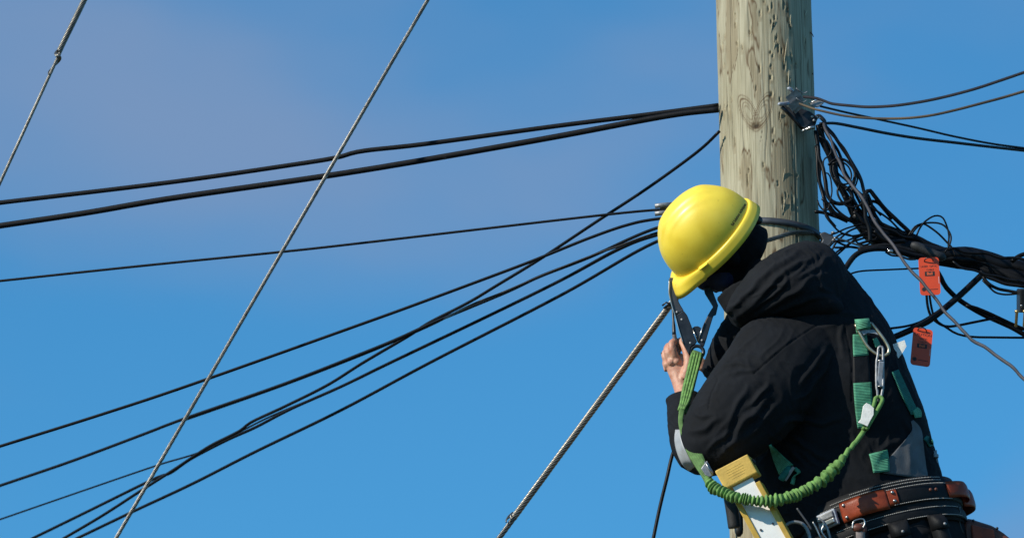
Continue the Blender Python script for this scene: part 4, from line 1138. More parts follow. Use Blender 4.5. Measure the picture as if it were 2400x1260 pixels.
# ------------------------------------------------------------------ clothes
def folds(me, strokes, generic=0.003, seams=()):
    co, no = mesh_np(me)
    px, py = proj(co)
    facing = sstep(-0.1, 0.25, -(no @ np.array(CF)))
    h = np.zeros(len(co))
    wx = px + 5 * noise3(px * 0.03, py * 0.03, 1.5); wy = py + 5 * noise3(px * 0.03, py * 0.03, 7.5)
    for pts, w, amp in strokes:
        P = spline([(p[0], p[1], 0) for p in pts], 24)[:, :2]
        best = np.full(len(co), 1e9); tt = np.zeros(len(co)); sg = np.zeros(len(co))
        lo, hi = P.min(0) - 5 * w, P.max(0) + 5 * w
        m = (px > lo[0]) & (px < hi[0]) & (py > lo[1]) & (py < hi[1])
        idx = np.where(m)[0]
        if not len(idx): continue
        q = np.stack([wx[idx], wy[idx]], -1)
        b = np.full(len(idx), 1e9); t_ = np.zeros(len(idx)); s_ = np.zeros(len(idx))
        for i in range(23):
            a, c = P[i], P[i + 1]; d = c - a; L = d @ d + 1e-9
            u = np.clip(((q - a) @ d) / L, 0, 1)
            e = q - a - u[:, None] * d
            dist = np.hypot(e[:, 0], e[:, 1])
            k = dist < b
            b[k] = dist[k]; t_[k] = (i + u[k]) / 23; s_[k] = np.sign(d[0] * e[k, 1] - d[1] * e[k, 0])
        tp = np.clip(np.sin(np.pi * np.clip(t_, 0.02, 0.98)), 0, 1) ** 0.6
        x = b * s_ / (w * 0.68)
        prof = np.exp(-x ** 2) - 0.55 * np.exp(-((x - 1.9) / 1.1) ** 2) - 0.25 * np.exp(-((x + 2.2) / 1.3) ** 2)
        h[idx] += 0.48 * amp * prof * tp * facing[idx]
    for pts, w, amp in seams:
        P = spline([(p[0], p[1], 0) for p in pts], 24)[:, :2]
        b = np.full(len(co), 1e9)
        for i in range(23):
            a, c = P[i], P[i + 1]; d = c - a; L = d @ d + 1e-9
            q = np.stack([px, py], -1)
            u = np.clip(((q - a) @ d) / L, 0, 1); e = q - a - u[:, None] * d
            b = np.minimum(b, np.hypot(e[:, 0], e[:, 1]))
        h += amp * np.exp(-(b / w) ** 2) * facing
    x, y, z = co[:, 0], co[:, 1], co[:, 2]
    wv = 0.35 * noise3(x * 6, y * 6, z * 6)
    r1 = 1 - 2.2 * np.abs(noise3((x + z * 0.7) * 19 + wv * 5, y * 9, (z - x * 0.7) * 5.0)); r1 = r1 * sstep(-0.3, 0.4, noise3(x * 7, y * 7, z * 7 + 3))
    r2 = 1 - 2.4 * np.abs(noise3((x + z * 0.5) * 38 + wv * 5, y * 20, (z - x * 0.5) * 16 + 4.4))
    r3 = np.clip(1 - 3.2 * np.abs(noise3((x - z * 0.4) * 13 + wv * 6, y * 8, (z + x * 0.4) * 6 + 8.8)), 0, 1) ** 2
    r4 = np.clip(1 - 3.0 * np.abs(noise3((x + z * 0.9) * 30 + wv * 7, y * 18, (z - x * 0.9) * 11 + 2.8)), 0, 1) ** 2
    h += generic * (r1 * 0.5 + r2 * 0.35 + r3 * 1.5 * sstep(-0.2, 0.3, noise3(x * 5, y * 5, z * 5 + 6)) + r4 * 0.9 * sstep(-0.1, 0.3, noise3(x * 8, y * 8, z * 8 + 1)))
    co = co + no * h[:, None]
    me.vertices.foreach_set('co', co.ravel()); me.update()
    return me
J8 = lambda p: zz(1600, 540, 3.0, p)
J3 = lambda p: zz(1540, 900, 3.5, p)
J4 = lambda p: zz(1850, 960, 4.2, p)
def make_jacket():
    mb = MB()
    loft_into(mb, [psec(1850, 1275, 2222, 1175, 14.41, 0.160), psec(1788, 1190, 2208, 1115, 14.42, 0.178), psec(1762, 1090, 2190, 1050, 14.42, 0.188), psec(1764, 970, 2160, 952, 14.40, 0.195),
                   psec(1772, 880, 2124, 862, 14.40, 0.195), psec(1752, 812, 2086, 776, 14.40, 0.19), psec(1735, 765, 2038, 704, 14.40, 0.175), psec(1742, 705, 1985, 640, 14.40, 0.145), psec(1770, 655, 1930, 605, 14.40, 0.10)], 40, n=34)
    loft_into(mb, [psec(1775, 745, 2000, 820, 14.30, 0.10), psec(1735, 775, 1955, 880, 14.26, 0.115), psec(1693, 838, 1895, 965, 14.225, 0.108), psec(1655, 890, 1828, 1030, 14.205, 0.098), psec(1612, 962, 1757, 1078, 14.20, 0.088),
                   psec(1583, 1035, 1692, 1110, 14.205, 0.074), psec(1592, 1080, 1642, 1108, 14.21, 0.045)], 30, n=26)
    loft_into(mb, [psec(1597, 1090, 1668, 1104, 14.21, 0.050), psec(1575, 1055, 1690, 1060, 14.22, 0.066), psec(1566, 1010, 1690, 1015, 14.255, 0.066), psec(1564, 975, 1668, 975, 14.31, 0.058), psec(1563, 945, 1640, 938, 14.37, 0.048), psec(1566, 935, 1632, 925, 14.39, 0.044)], 26, n=18)
    # far sleeve
    loft_into(mb, [psec(1712, 715, 1850, 775, 14.48, 0.08), psec(1700, 748, 1845, 805, 14.50, 0.08), psec(1672, 790, 1790, 860, 14.54, 0.072), psec(1654, 838, 1750, 900, 14.565, 0.062), psec(1644, 868, 1715, 918, 14.58, 0.055)], 22, n=12)
    me = remesh(mb, 0.0036, 8, 0.5)
    S = []
    # armpit and sleeve
    for p, w, a in ((J8([(1010, 800), (970, 890), (870, 1010), (800, 1100)]), 9, 0.011), (J8([(1060, 840), (1010, 960), (920, 1070), (850, 1160)]), 9, 0.012), (J8([(940, 1010), (860, 1140), (780, 1190)]), 8, 0.010),
                    (J8([(640, 1060), (540, 1150), (480, 1240)]), 8, 0.009), (J8([(250, 970), (380, 935), (520, 965)]), 8, 0.009), (J8([(280, 1030), (420, 985), (560, 1000)]), 7, 0.008), (J8([(300, 900), (420, 870), (560, 900)]), 7, 0.006),
                    (J3([(900, 90), (820, 220), (700, 330), (600, 520)]), 11, 0.014), (J3([(1000, 150), (900, 260), (800, 380), (700, 470)]), 10, 0.011), (J3([(480, 640), (600, 500), (720, 420)]), 9, 0.010),
                    (J3([(1250, 280), (1100, 290), (1000, 370), (960, 420)]), 9, 0.012), (J3([(950, 430), (1050, 480), (1150, 600), (1230, 680)]), 9, 0.010), (J3([(1030, 400), (1150, 470), (1260, 600)]), 8, 0.009),
                    (J3([(240, 390), (380, 375), (520, 260)]), 10, 0.011), (J3([(560, 330), (620, 230), (700, 120), (760, 0)]), 9, 0.009), (J3([(300, 200), (360, 260), (470, 250)]), 8, 0.007),
                    (J3([(90, 260), (130, 330), (200, 360)]), 7, 0.006), (J3([(400, 560), (480, 470), (600, 380)]), 8, 0.008), (J3([(760, 180), (860, 60), (920, -40)]), 8, 0.009),
                    (J4([(0, 80), (150, 90), (330, 130), (520, 60)]), 9, 0.009), (J4([(20, 240), (120, 330), (260, 420), (400, 470)]), 9, 0.010), (J4([(30, 330), (140, 440), (280, 540)]), 8, 0.010),
                    (J4([(820, 560), (900, 420), (1010, 330), (1120, 260)]), 11, 0.009), (J4([(1120, 80), (1190, 200), (1200, 320)]), 8, 0.007), (J4([(1180, 600), (1190, 480), (1150, 340)]), 9, 0.010), (J4([(1340, 420), (1320, 300), (1270, 220)]), 9, 0.009), (J4([(1260, 600), (1250, 480), (1280, 380)]), 8, 0.009),
                    (J8([(1150, 640), (1110, 700), (1120, 800), (1150, 900)]), 8, 0.007), (J8([(1090, 560), (1150, 590), (1220, 600)]), 8, 0.006), (J8([(1300, 480), (1320, 560), (1330, 660)]), 8, 0.006)):
        S.append((p, w, a))
    seams = ((J8([(500, 1005), (600, 920), (700, 830), (820, 745), (940, 668)]), 1.6, -0.0035), (J8([(180, 1250), (200, 1150), (245, 1050), (230, 1010)]), 1.6, -0.003), (J8([(1130, 640), (1185, 900), (1190, 1200)]), 1.6, -0.003))
    folds(me, S, 0.0020, seams)
    BV.append(bvh_of(me))
    return link_mesh('jacket', me, M['jacket'], person)
jacket = make_jacket()
def make_cuff():
    mb = MB()
    loft_into(mb, [psec(1566, 953, 1640, 943, 14.365, 0.050), psec(1562, 938, 1638, 926, 14.392, 0.048), psec(1565, 934, 1632, 922, 14.398, 0.045)], 26, n=8, cap=False)
    solidify(mb.build('cuff', M['jacket'], jacket), 0.005)
make_cuff()
def make_hood():
    mb = MB()
    loft_into(mb, [psec(1702, 728, 1730, 762, 14.29, 0.045), psec(1718, 694, 1786, 758, 14.27, 0.080), psec(1752, 645, 1868, 757, 14.265, 0.115), psec(1798, 606, 1940, 757, 14.28, 0.135), psec(1848, 582, 1985, 728, 14.33, 0.14),
                   psec(1892, 576, 1995, 672, 14.38, 0.12), psec(1925, 582, 1975, 632, 14.41, 0.07)], 34, n=28)
    loft_into(mb, [psec(1722, 722, 1760, 765, 14.34, 0.06), psec(1770, 700, 1850, 764, 14.31, 0.10), psec(1840, 690, 1930, 766, 14.29, 0.12), psec(1900, 680, 1985, 762, 14.30, 0.11), psec(1950, 690, 1990, 745, 14.33, 0.07)], 26, n=16)
    me = remesh(mb, 0.0038, 4, 0.5)
    S = []
    for p, w, a in ((J8([(300, 600), (450, 450), (600, 290), (740, 205), (860, 110)]), 8, 0.011), (J8([(370, 620), (520, 490), (640, 360), (760, 260), (890, 195), (960, 155)]), 8, 0.012), (J8([(430, 600), (560, 500), (680, 420), (730, 330), (700, 270)]), 7, 0.010),
                    (J8([(520, 590), (640, 520), (780, 440), (900, 340), (1010, 300)]), 9, 0.011), (J8([(780, 330), (880, 300), (980, 220), (1040, 190)]), 7, 0.008), (J8([(560, 600), (740, 540), (900, 480), (1060, 440)]), 9, 0.009),
                    (J8([(880, 200), (840, 270), (760, 320)]), 6, 0.007), (J8([(1000, 180), (960, 280), (980, 380), (1060, 450)]), 7, 0.008), (J8([(540, 470), (600, 400), (690, 390), (740, 350)]), 5, 0.006), (J8([(860, 130), (930, 170), (940, 230)]), 5, 0.007),
                    (J8([(480, 470), (540, 440), (600, 370)]), 4, 0.005), (J8([(920, 360), (1000, 420), (1040, 430)]), 6, 0.006), (J8([(330, 590), (350, 540), (420, 500)]), 5, 0.006)):
        S.append((p, w, a))
    folds(me, S, 0.0022)
    BV.append(bvh_of(me))
    return link_mesh('hood', me, M['jacket'], person)
make_hood()
def make_trousers():
    mb = MB()
    loft_into(mb, [psec(1870, 1250, 2226, 1170, 14.40, 0.165), psec(1868, 1300, 2258, 1225, 14.40, 0.178), psec(1890, 1370, 2275, 1320, 14.40, 0.180), psec(1935, 1420, 2262, 1400, 14.40, 0.16)], 34, n=16)
    for hx, kx, an in LEGS:
        loft_into(mb, [(hx + Vector((0.02, 0, 0.0)), Vector((0.125, 0, 0.02)), Vector((0, 0.10, 0))), ((hx + kx) / 2, Vector((0.105, 0, 0.02)), Vector((0, 0.092, 0))), (kx, Vector((0.085, 0, 0.02)), Vector((0, 0.08, 0))),
                       ((kx + an) / 2, Vector((0.082, 0, 0)), Vector((0, 0.075, 0))), (an, Vector((0.075, 0, 0)), Vector((0, 0.07, 0)))], 22, n=20)
    me = remesh(mb, 0.008, 4, 0.5)
    folds(me, [], 0.004)
    BV.append(bvh_of(me))
    link_mesh('trousers', me, M['trouser'], person)
    for hx, kx, an in LEGS:
        mb = MB()
        loft_into(mb, [(an + Vector((0, 0, 0.06)), Vector((0.06, 0, 0)), Vector((0, 0.055, 0))), (an + Vector((0, 0, -0.02)), Vector((0.065, 0, 0)), Vector((0, 0.055, 0))), (an + Vector((-0.03, 0, -0.06)), Vector((0.11, 0, 0)), Vector((0, 0.053, 0))),
                       (an + Vector((-0.055, 0, -0.09)), Vector((0.14, 0, 0)), Vector((0, 0.052, 0))), (an + Vector((-0.055, 0, -0.112)), Vector((0.145, 0, 0)), Vector((0, 0.054, 0)))], 22, n=12)
        mb.build('boot', M['leather_dark'], person)
make_trousers()
def make_headwear():
    mb = MB()
    head_into(mb, 0.005)
    loft_into(mb, [(hp(-0.03, 0, -0.05), HF * 0.078, HS * 0.068), (hp(-0.035, 0, -0.11), HF * 0.074, HS * 0.068), (at(1775, 655, 14.40), camvec(0.062, 0.045, 0), Vector((0, 0.08, 0))), (at(1830, 720, 14.40), camvec(0.09, 0.06, 0), Vector((0, 0.10, 0)))], 22, n=12)
    loft_into(mb, [psec(1680, 700, 1760, 660, 14.36, 0.055), psec(1705, 735, 1790, 690, 14.36, 0.07), psec(1740, 765, 1820, 730, 14.36, 0.08)], 20, n=8)     # bunched collar under the chin
    me = remesh(mb, 0.0038, 6, 0.5)
    folds(me, [], 0.0022)
    BV.append(bvh_of(me))
    link_mesh('balaclava', me, M['knit'], person)
    mb = MB()
    ax = (HF, HS, HU)
    ball_into(mb, hp(0.050, 0, -0.088), 0.055, 0.066, 0.048, ax, 26, 16)
    ball_into(mb, hp(0.075, 0, -0.070), 0.050, 0.030, 0.036, ax, 20, 12)
    me = remesh(mb, 0.004, 4, 0.5)
    folds(me, [], 0.002)
    link_mesh('face_mask', me, M['mask'], person)
make_headwear()

# ------------------------------------------------------------------ hard hat
def make_hat():
    hat = thing('hard_hat', HC, 'glossy yellow hard hat with short peak on the head of the worker', 'hard hat')
    m, n, l, b = new_mat('yellow_hat_plastic')
    tcn = n.new('ShaderNodeTexCoord')
    t = n.new('ShaderNodeTexNoise'); t.inputs['Scale'].default_value = 18; t.inputs['Detail'].default_value = 6
    l.new(tcn.outputs['Object'], t.inputs['Vector'])
    ra = n.new('ShaderNodeValToRGB'); ra.color_ramp.elements[0].position = 0.28; ra.color_ramp.elements[1].position = 0.6
    ra.color_ramp.elements[0].color = (0.84, 0.61, 0.048, 1); ra.color_ramp.elements[1].color = (0.93, 0.70, 0.070, 1)
    l.new(t.outputs['Fac'], ra.inputs['Fac'])
    v = n.new('ShaderNodeTexNoise'); v.inputs['Scale'].default_value = 62; v.inputs['Detail'].default_value = 6
    l.new(tcn.outputs['Object'], v.inputs['Vector'])
    vr = n.new('ShaderNodeMapRange'); vr.inputs['From Min'].default_value = 0.66; vr.inputs['From Max'].default_value = 0.80; vr.inputs['To Max'].default_value = 0.6
    l.new(v.outputs['Fac'], vr.inputs['Value'])
    mx = n.new('ShaderNodeMix'); mx.data_type = 'RGBA'; l.new(vr.outputs['Result'], mx.inputs['Factor']); l.new(ra.outputs['Color'], mx.inputs[6]); mx.inputs[7].default_value = (0.30, 0.22, 0.03, 1)
    l.new(mx.outputs[2], b.inputs['Base Color'])
    b.inputs['Roughness'].default_value = 0.36
    t3 = n.new('ShaderNodeTexNoise'); t3.inputs['Scale'].default_value = 240; l.new(tcn.outputs['Object'], t3.inputs['Vector'])
    bp = n.new('ShaderNodeBump'); bp.inputs['Strength'].default_value = 0.06; bp.inputs['Distance'].default_value = 0.001; l.new(t3.outputs['Fac'], bp.inputs['Height']); l.new(bp.outputs['Normal'], b.inputs['Normal'])
    M['hat'] = m
    a_, b_, h_ = 0.140, 0.112, 0.1435
    pw = 2.3
    NP, NS = 120, 44
    def shell(ph, s):
        """s: 0 rim .. 1 crown"""
        e = s * math.pi / 2
        r = max(math.cos(e), 0) ** (2 / pw); z = h_ * math.sin(e) ** (2 / pw)
        f, sd = a_ * r * math.cos(ph), b_ * r * math.sin(ph)
        # three raised ribs running front to back over the crown
        up = max(0.0, min(1, (z - 0.085) / 0.04))
        rib = 0.0030 * float(sstep(0.038, 0.024, abs(sd))) * up * float(sstep(-0.125, -0.09, f)) * float(sstep(0.12, 0.08, f))
        rib += 0.0022 * float(sstep(0.066, 0.052, abs(sd))) * up * float(sstep(-0.105, -0.08, f)) * float(sstep(0.09, 0.06, f))
        k = 1 + rib / 0.13
        return hp(f * k, sd * k, z * k)
    mb = MB(); V = []; F = []
    rows = []
    for j in range(NS):
        s = (j / NS) ** 1.15
        rows.append([shell(2 * math.pi * k / NP, s) for k in range(NP)])
    for r_ in rows: V += r_
    V.append(shell(0, 1.0))
    for j in range(NS - 1):
        for k in range(NP):
            k2 = (k + 1) % NP
            F.append((j * NP + k, j * NP + k2, (j + 1) * NP + k2, (j + 1) * NP + k))
    for k in range(NP):
        F.append(((NS - 1) * NP + k, (NS - 1) * NP + (k + 1) % NP, len(V) - 1))
    mb.add(V, F)
    me = mb.mesh('shell'); bv = bvh_of(me)
    o = link_mesh('shell', me, m, hat); solidify(o, 0.003, -1)
    # rolled gutter band round the rim that widens into the peak
    prof = [(-0.001, 0.0045), (0.0045, 0.0040), (0.0072, 0.0015), (0.0090, -0.006), (0.0115, -0.018), (0.0135, -0.030), (0.0115, -0.031), (0.0080, -0.016), (0.002, -0.004)]
    V, F = [], []
    for k in range(NP):
        ph = 2 * math.pi * k / NP
        phs = (ph + math.pi) % (2 * math.pi) - math.pi
        front = float(sstep(1.0, 0.30, abs(phs)))
        step = 1.0 if abs(phs) < 1.02 else 0.0
        cx, sx = math.cos(ph), math.sin(ph)
        nx, ny = cx / a_, sx / b_; nn = math.hypot(nx, ny); nx, ny = nx / nn, ny / nn
        for i, (o_, d_) in enumerate(prof):
            t_ = i / 5 if i <= 5 else max(0, (8 - i) / 3)
            out = o_ + front * 0.034 * min(1, t_) ** 1.0 * max(0, math.cos(phs * 0.95)) ** 0.6
            dn = d_ - front * 0.004 * min(1, t_)
            if step: dn -= 0.0035; out += 0.0012
            V.append(hp(a_ * cx + nx * out, b_ * sx + ny * out, dn))
    np_ = len(prof)
    for k in range(NP):
        k2 = (k + 1) % NP
        for i in range(np_):
            i2 = (i + 1) % np_
            F.append((k * np_ + i, k * np_ + i2, k2 * np_ + i2, k2 * np_ + i))
    mb = MB(); mb.add(V, F); mb.build('peak_and_gutter', m, hat)
    # accessory slot just behind the peak on the near side
    mb = MB(); ph = 1.17
    cx, sx = math.cos(ph), math.sin(ph)
    p = hp((a_ + 0.010) * cx, (b_ + 0.010) * sx, 0.001); tan = (HF * (-a_ * sx) + HS * (b_ * cx)).normalized()
    box_into(mb, p, tan * 0.014, HU * 0.0022, (HS * sx + HF * cx) * 0.0048); bevel(mb.build('accessory_slot', m, hat, False), 0.001)
    # lettering above the rim
    tm = text_mesh('Bell Solutions techniques', 0.0125, True)
    ctr = at(1731, 503, 14.3); dirx = (at(1745, 478, 14.3) - at(1714, 528, 14.3)).normalized()
    upx = camvec(-0.85, 0.53, 0)
    upx = (upx - dirx * upx.dot(dirx)).normalized()
    sx = (at(1745, 478, 14.3) - at(1714, 528, 14.3)).length / max(tm.dimensions.x if hasattr(tm, 'dimensions') else (max(v.co.x for v in tm.vertices) - min(v.co.x for v in tm.vertices)), 1e-6) if False else None
    xs = [v.co.x for v in tm.vertices]; Lx = max(xs) - min(xs)
    k = (at(1745, 478, 14.3) - at(1714, 528, 14.3)).length / Lx
    for v_ in tm.vertices:
        q = ctr + dirx * (v_.co.x * k) + upx * (v_.co.y * max(k, 0.9))
        d = (q - CAM).normalized()
        hit, nrm, _, _ = bv.ray_cast(CAM, d)
        v_.co = (hit + nrm * 0.0006 * (1 if nrm.dot(d) < 0 else -1)) if hit else q
    link_mesh('lettering', tm, M['print'], hat, False)
    # liner strap knob at the nape
    mb = MB(); ball_into(mb, hp(-0.128, 0.045, -0.040), 0.012, 0.016, 0.012, (HF, HS, HU)); mb.build('ratchet_knob', M['black_plastic'], hat)
    BV.append(bv)
make_hat()

# ------------------------------------------------------------------ straps laid on the clothes
def surf(px, py, default=14.3):
    d = (at(px, py, 14.0) - CAM).normalized()
    best, bn = None, None
    for b in BV:
        h, n_, _, _ = b.ray_cast(CAM, d)
        if h is not None and (best is None or (h - CAM).length < (best - CAM).length):
            best, bn = h, n_ if n_.dot(d) < 0 else -n_
    if best is None:
        return at(px, py, default), -CF
    return best, bn
def drape(name, pts, off, material, parent, th=0.003, nx=9, n=None, smooth_=2, default=14.3):
    """strip laid on the clothes; pts = (px, py, half width px)"""
    d = sum(math.hypot(b[0] - a[0], b[1] - a[1]) for a, b in zip(pts[:-1], pts[1:]))
    n = n or max(8, int(d / 5))
    P = spline([(p[0], p[1], p[2]) for p in pts], n) if len(pts) > 2 else np.array([np.array(pts[0]) * (1 - t) + np.array(pts[1]) * t for t in np.linspace(0, 1, n)])
    T = np.gradient(P[:, :2], axis=0); T /= np.linalg.norm(T, axis=1)[:, None]
    G = np.zeros((n, nx, 3)); NN = np.zeros((n, nx, 3))
    for i in range(n):
        for j in range(nx):
            e = (j / (nx - 1) * 2 - 1) * P[i, 2]
            h, nn = surf(P[i, 0] - T[i, 1] * e, P[i, 1] + T[i, 0] * e, default)
            G[i, j] = np.array(h); NN[i, j] = np.array(nn)
    depth = (G - np.array(CAM)) @ np.array(CF)
    med = np.median(depth)
    depth2 = np.minimum(depth, med + 0.12)
    for _ in range(smooth_):
        p = np.pad(depth2, 1, mode='edge')
        depth2 = np.minimum(depth2, (p[:-2, 1:-1] + p[2:, 1:-1] + p[1:-1, :-2] + p[1:-1, 2:] + 2 * depth2) / 6)
    ray = (G - np.array(CAM)) / depth[..., None]
    G = np.array(CAM) + ray * (depth2 - off)[..., None]
    mb = MB()
    s = np.concatenate([[0], np.cumsum(np.linalg.norm(np.diff(G[:, nx // 2], axis=0), axis=1))])
    V = G.reshape(-1, 3); UV = [(s[i], j / nx) for i in range(n) for j in range(nx)]
    F = [(i * nx + j, i * nx + j + 1, (i + 1) * nx + j + 1, (i + 1) * nx + j) for i in range(n - 1) for j in range(nx - 1)]
    mb.add(V, F, UV)
    o = mb.build(name, material, parent)
    solidify(o, th, 0)
    return o
# silver sleeve band and the grey panel at the small of the back belong to the jacket
drape('reflective_band', [(1588, 1006, 5), (1589, 1030, 8), (1596, 1055, 10), (1608, 1080, 11), (1622, 1098, 9)], 0.0035, M['reflect'], jacket, 0.002)
drape('grey_panel', [(2138, 985, 3), (2148, 1008, 11), (2143, 1035, 22), (2134, 1065, 36), (2126, 1092, 48), (2122, 1116, 54)], 0.0030, M['grey_panel'], jacket, 0.002, nx=21, smooth_=1)

H5 = lambda p: zz(1850, 680, 3.8175, p)
hb, _ = surf(2030, 800)
harness = thing('safety_harness', hb, 'green webbing safety harness worn over the black jacket', 'harness')
drape('back_strap', [(2015, 783, 16), (2016, 808, 17), (2018, 834, 18)], 0.008, M['harness'], harness)
drape('back_strap', [(2017, 832, 18), (2019, 865, 19), (2020, 900, 20)], 0.0065, M['belt'], harness)
drape('back_strap', [(2021, 896, 21), (2023, 930, 21), (2025, 965, 20), (2024, 1003, 14)], 0.008, M['harness'], harness)
mb = MB(); Yd = hb.y - 0.018
P = spline([at(2006, 775, Yd + 0.012), at(2006, 752, Yd - 0.004), at(2011, 747, Yd - 0.010), at(2012, 752, Yd - 0.018), at(2014, 768, Yd - 0.012)], 18)
P = spline([at(2024, 778, Yd + 0.010), at(2021, 758, Yd + 0.002), at(2020, 748, Yd - 0.006), at(2021, 752, Yd - 0.016), at(2025, 770, Yd - 0.012)], 18)
ribbon_into(mb, P, [camvec(1, 0.08, 0)] * len(P), 0.0195, 0.003); mb.build('ring_loop', M['harness'], harness)
mb = MB(); RP = H5([(590, 305), (640, 400), (700, 500), (765, 560), (830, 588), (880, 565), (890, 520), (855, 450), (800, 375), (735, 295)])
Q = spline([at(p[0], p[1], Yd - 0.004) for p in RP], 40); tube_into(mb, Q, 0.0042, 10); tube_into(mb, [Q[0], Q[-1]], 0.0042, 8)
dring = mb.build('back_ring', M['ring_gold'], harness)
mb = MB(); prism_into(mb, H5([(625, 350), (760, 352), (800, 400), (760, 385), (700, 380), (665, 400)]), Yd - 0.005, 0.004); mb.build('ring_plate', M['metal_grey'], dring, False)
drape('strap_tail', [(2050, 792, 4), (2054, 802, 6), (2058, 812, 6)], 0.012, M['harness'], harness)
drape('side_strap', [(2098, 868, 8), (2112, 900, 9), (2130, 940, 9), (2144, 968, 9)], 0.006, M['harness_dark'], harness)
drape('side_strap', [(2144, 958, 7), (2150, 966, 9), (2152, 978, 7)], 0.011, M['harness'], harness)
drape('hip_strap', [(2058, 1058, 22), (2063, 1080, 21), (2066, 1106, 19)], 0.009, M['harness'], harness)
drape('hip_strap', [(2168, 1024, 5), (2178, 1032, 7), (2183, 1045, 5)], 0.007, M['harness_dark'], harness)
mb = MB(); prism_into(mb, J4([(1402, 410), (1452, 392), (1462, 520), (1440, 560), (1415, 560)]), 14.36, 0.006); tube_into(mb, [at(2193, 1064, 14.355), at(2193, 1072, 14.355)], [0.008, 0.008], 12); bevel(mb.build('side_buckle', M['metal_grey'], harness, False), 0.001)
drape('chest_strap', [(1805, 1042, 3), (1817, 1062, 9), (1830, 1082, 15), (1843, 1100, 20)], 0.012, M['harness'], harness)
bk, _ = surf(1845, 1112); yb = bk.y - 0.022
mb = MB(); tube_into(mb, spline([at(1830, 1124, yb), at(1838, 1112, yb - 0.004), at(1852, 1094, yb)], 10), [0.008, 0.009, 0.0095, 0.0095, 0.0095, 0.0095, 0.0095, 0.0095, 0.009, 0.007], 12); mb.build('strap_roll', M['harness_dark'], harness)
mb = MB(); box_into(mb, at(1850, 1109, yb - 0.004), camvec(0.012, 0.018, 0), camvec(0.0035, -0.0025, 0), CF * 0.004); bevel(mb.build('strap_buckle', M['metal_grey'], harness, False), 0.001)
mb = MB(); P = spline([at(1862, 1096, yb), at(1872, 1106, yb - 0.005), at(1862, 1116, yb), at(1857, 1134, yb)], 14); ribbon_into(mb, P, [camvec(0.6, 0.4, 0.5)] * 14, 0.006, 0.0025); mb.build('strap_tail', M['harness'], harness)
mb = MB(); prism_into(mb, H5([(925, 482), (1030, 445), (1048, 500), (1012, 560), (972, 612), (950, 560)]), 14.30, 0.0035); mb.build('label_flag', M['white_label'], harness, False)

# ------------------------------------------------------------------ lanyard with its hooks
lan = thing('shock_lanyard', at(1800, 1180, 14.1), 'lime green elastic lanyard looping from the hooks across to the back ring', 'lanyard')
Z2 = lambda p: zz(1500, 660, 4.2, p)
YH = 14.425
def plate(name, pts, Y, t, material, parent, bv=0.002):
    mb = MB(); prism_into(mb, pts, Y, t); return bevel(mb.build(name, material, parent, False), bv)
hook = plate('snap_hook', Z2([(345, 335), (372, 318), (400, 300), (430, 285), (465, 330), (508, 437), (530, 520), (562, 590), (545, 615), (520, 625), (500, 645), (492, 690), (482, 722), (425, 612), (395, 500)]), YH, 0.016, M['metal_dark'], lan)
plate('upper_jaw', Z2([(287, -40), (285, 20), (280, 120), (310, 232), (345, 335), (372, 318), (400, 298), (432, 284), (400, 232), (378, 190), (384, 150), (378, 90), (362, 40), (350, -40)]), YH + 0.002, 0.014, M['metal_band'], hook)
mb = MB(); tube_into(mb, spline([at(*p, YH - 0.002) for p in Z2([(288, -20), (284, 60), (286, 120), (312, 228), (346, 332), (372, 430), (402, 530), (426, 606)])], 26), 0.0016, 6); mb.build('outer_edge', M['bright'], hook)
arm = plate('hook_arm', Z2([(565, 592), (600, 480), (635, 400), (668, 330), (705, 268), (720, 250), (690, 200), (640, 120), (625, 60), (700, 40), (735, 140), (770, 232), (748, 328), (722, 338), (690, 440), (655, 560), (628, 642), (600, 625)]), YH + 0.004, 0.014, M['metal_dark'], lan)
mb = MB(); tube_into(mb, [at(*p, YH + 0.002) for p in Z2([(573, 585), (602, 490), (637, 405)])], 0.0018, 6); mb.build('inner_edge', M['bright'], arm)
plate('gate', Z2([(512, 455), (540, 438), (570, 436), (602, 452), (586, 520), (570, 585)]), YH + 0.008, 0.006, M['metal_dark'], hook)
mb = MB(); tube_into(mb, [at(*p, YH + 0.003) for p in Z2([(514, 458), (545, 530), (570, 588)])], 0.0016, 6); mb.build('gate_spring', M['bright'], hook)
for (x, y) in ((412, 372), (496, 602), (612, 576), (365, 298)):
    p = Z2([(x, y)])[0]; mb = MB(); ball_into(mb, at(p[0], p[1], YH + 0.001), 0.0038, 0.0025, 0.0038, u=10, v=8); mb.build('rivet', M['metal_grey'], hook)
mb = MB(); ec = Z2([(562, 690)])[0]
tube_into(mb, [at(ec[0] + 15 * math.cos(a), ec[1] + 14 * math.sin(a), YH + 0.006) for a in np.linspace(0, 2 * math.pi, 28, endpoint=False)], 0.0050, 8, closed=True); mb.build('eye', M['metal_dark'], hook)
mb = MB()
for p, r in (((408, 95), 0.006), ((430, 112), 0.007), ((455, 105), 0.005), ((432, 70), 0.005)):
    q = Z2([p])[0]; ball_into(mb, at(q[0], q[1], YH + 0.012), r, r * 0.8, r * 1.1, u=8, v=6)
mb.build('hinge', M['metal_dark'], hook)
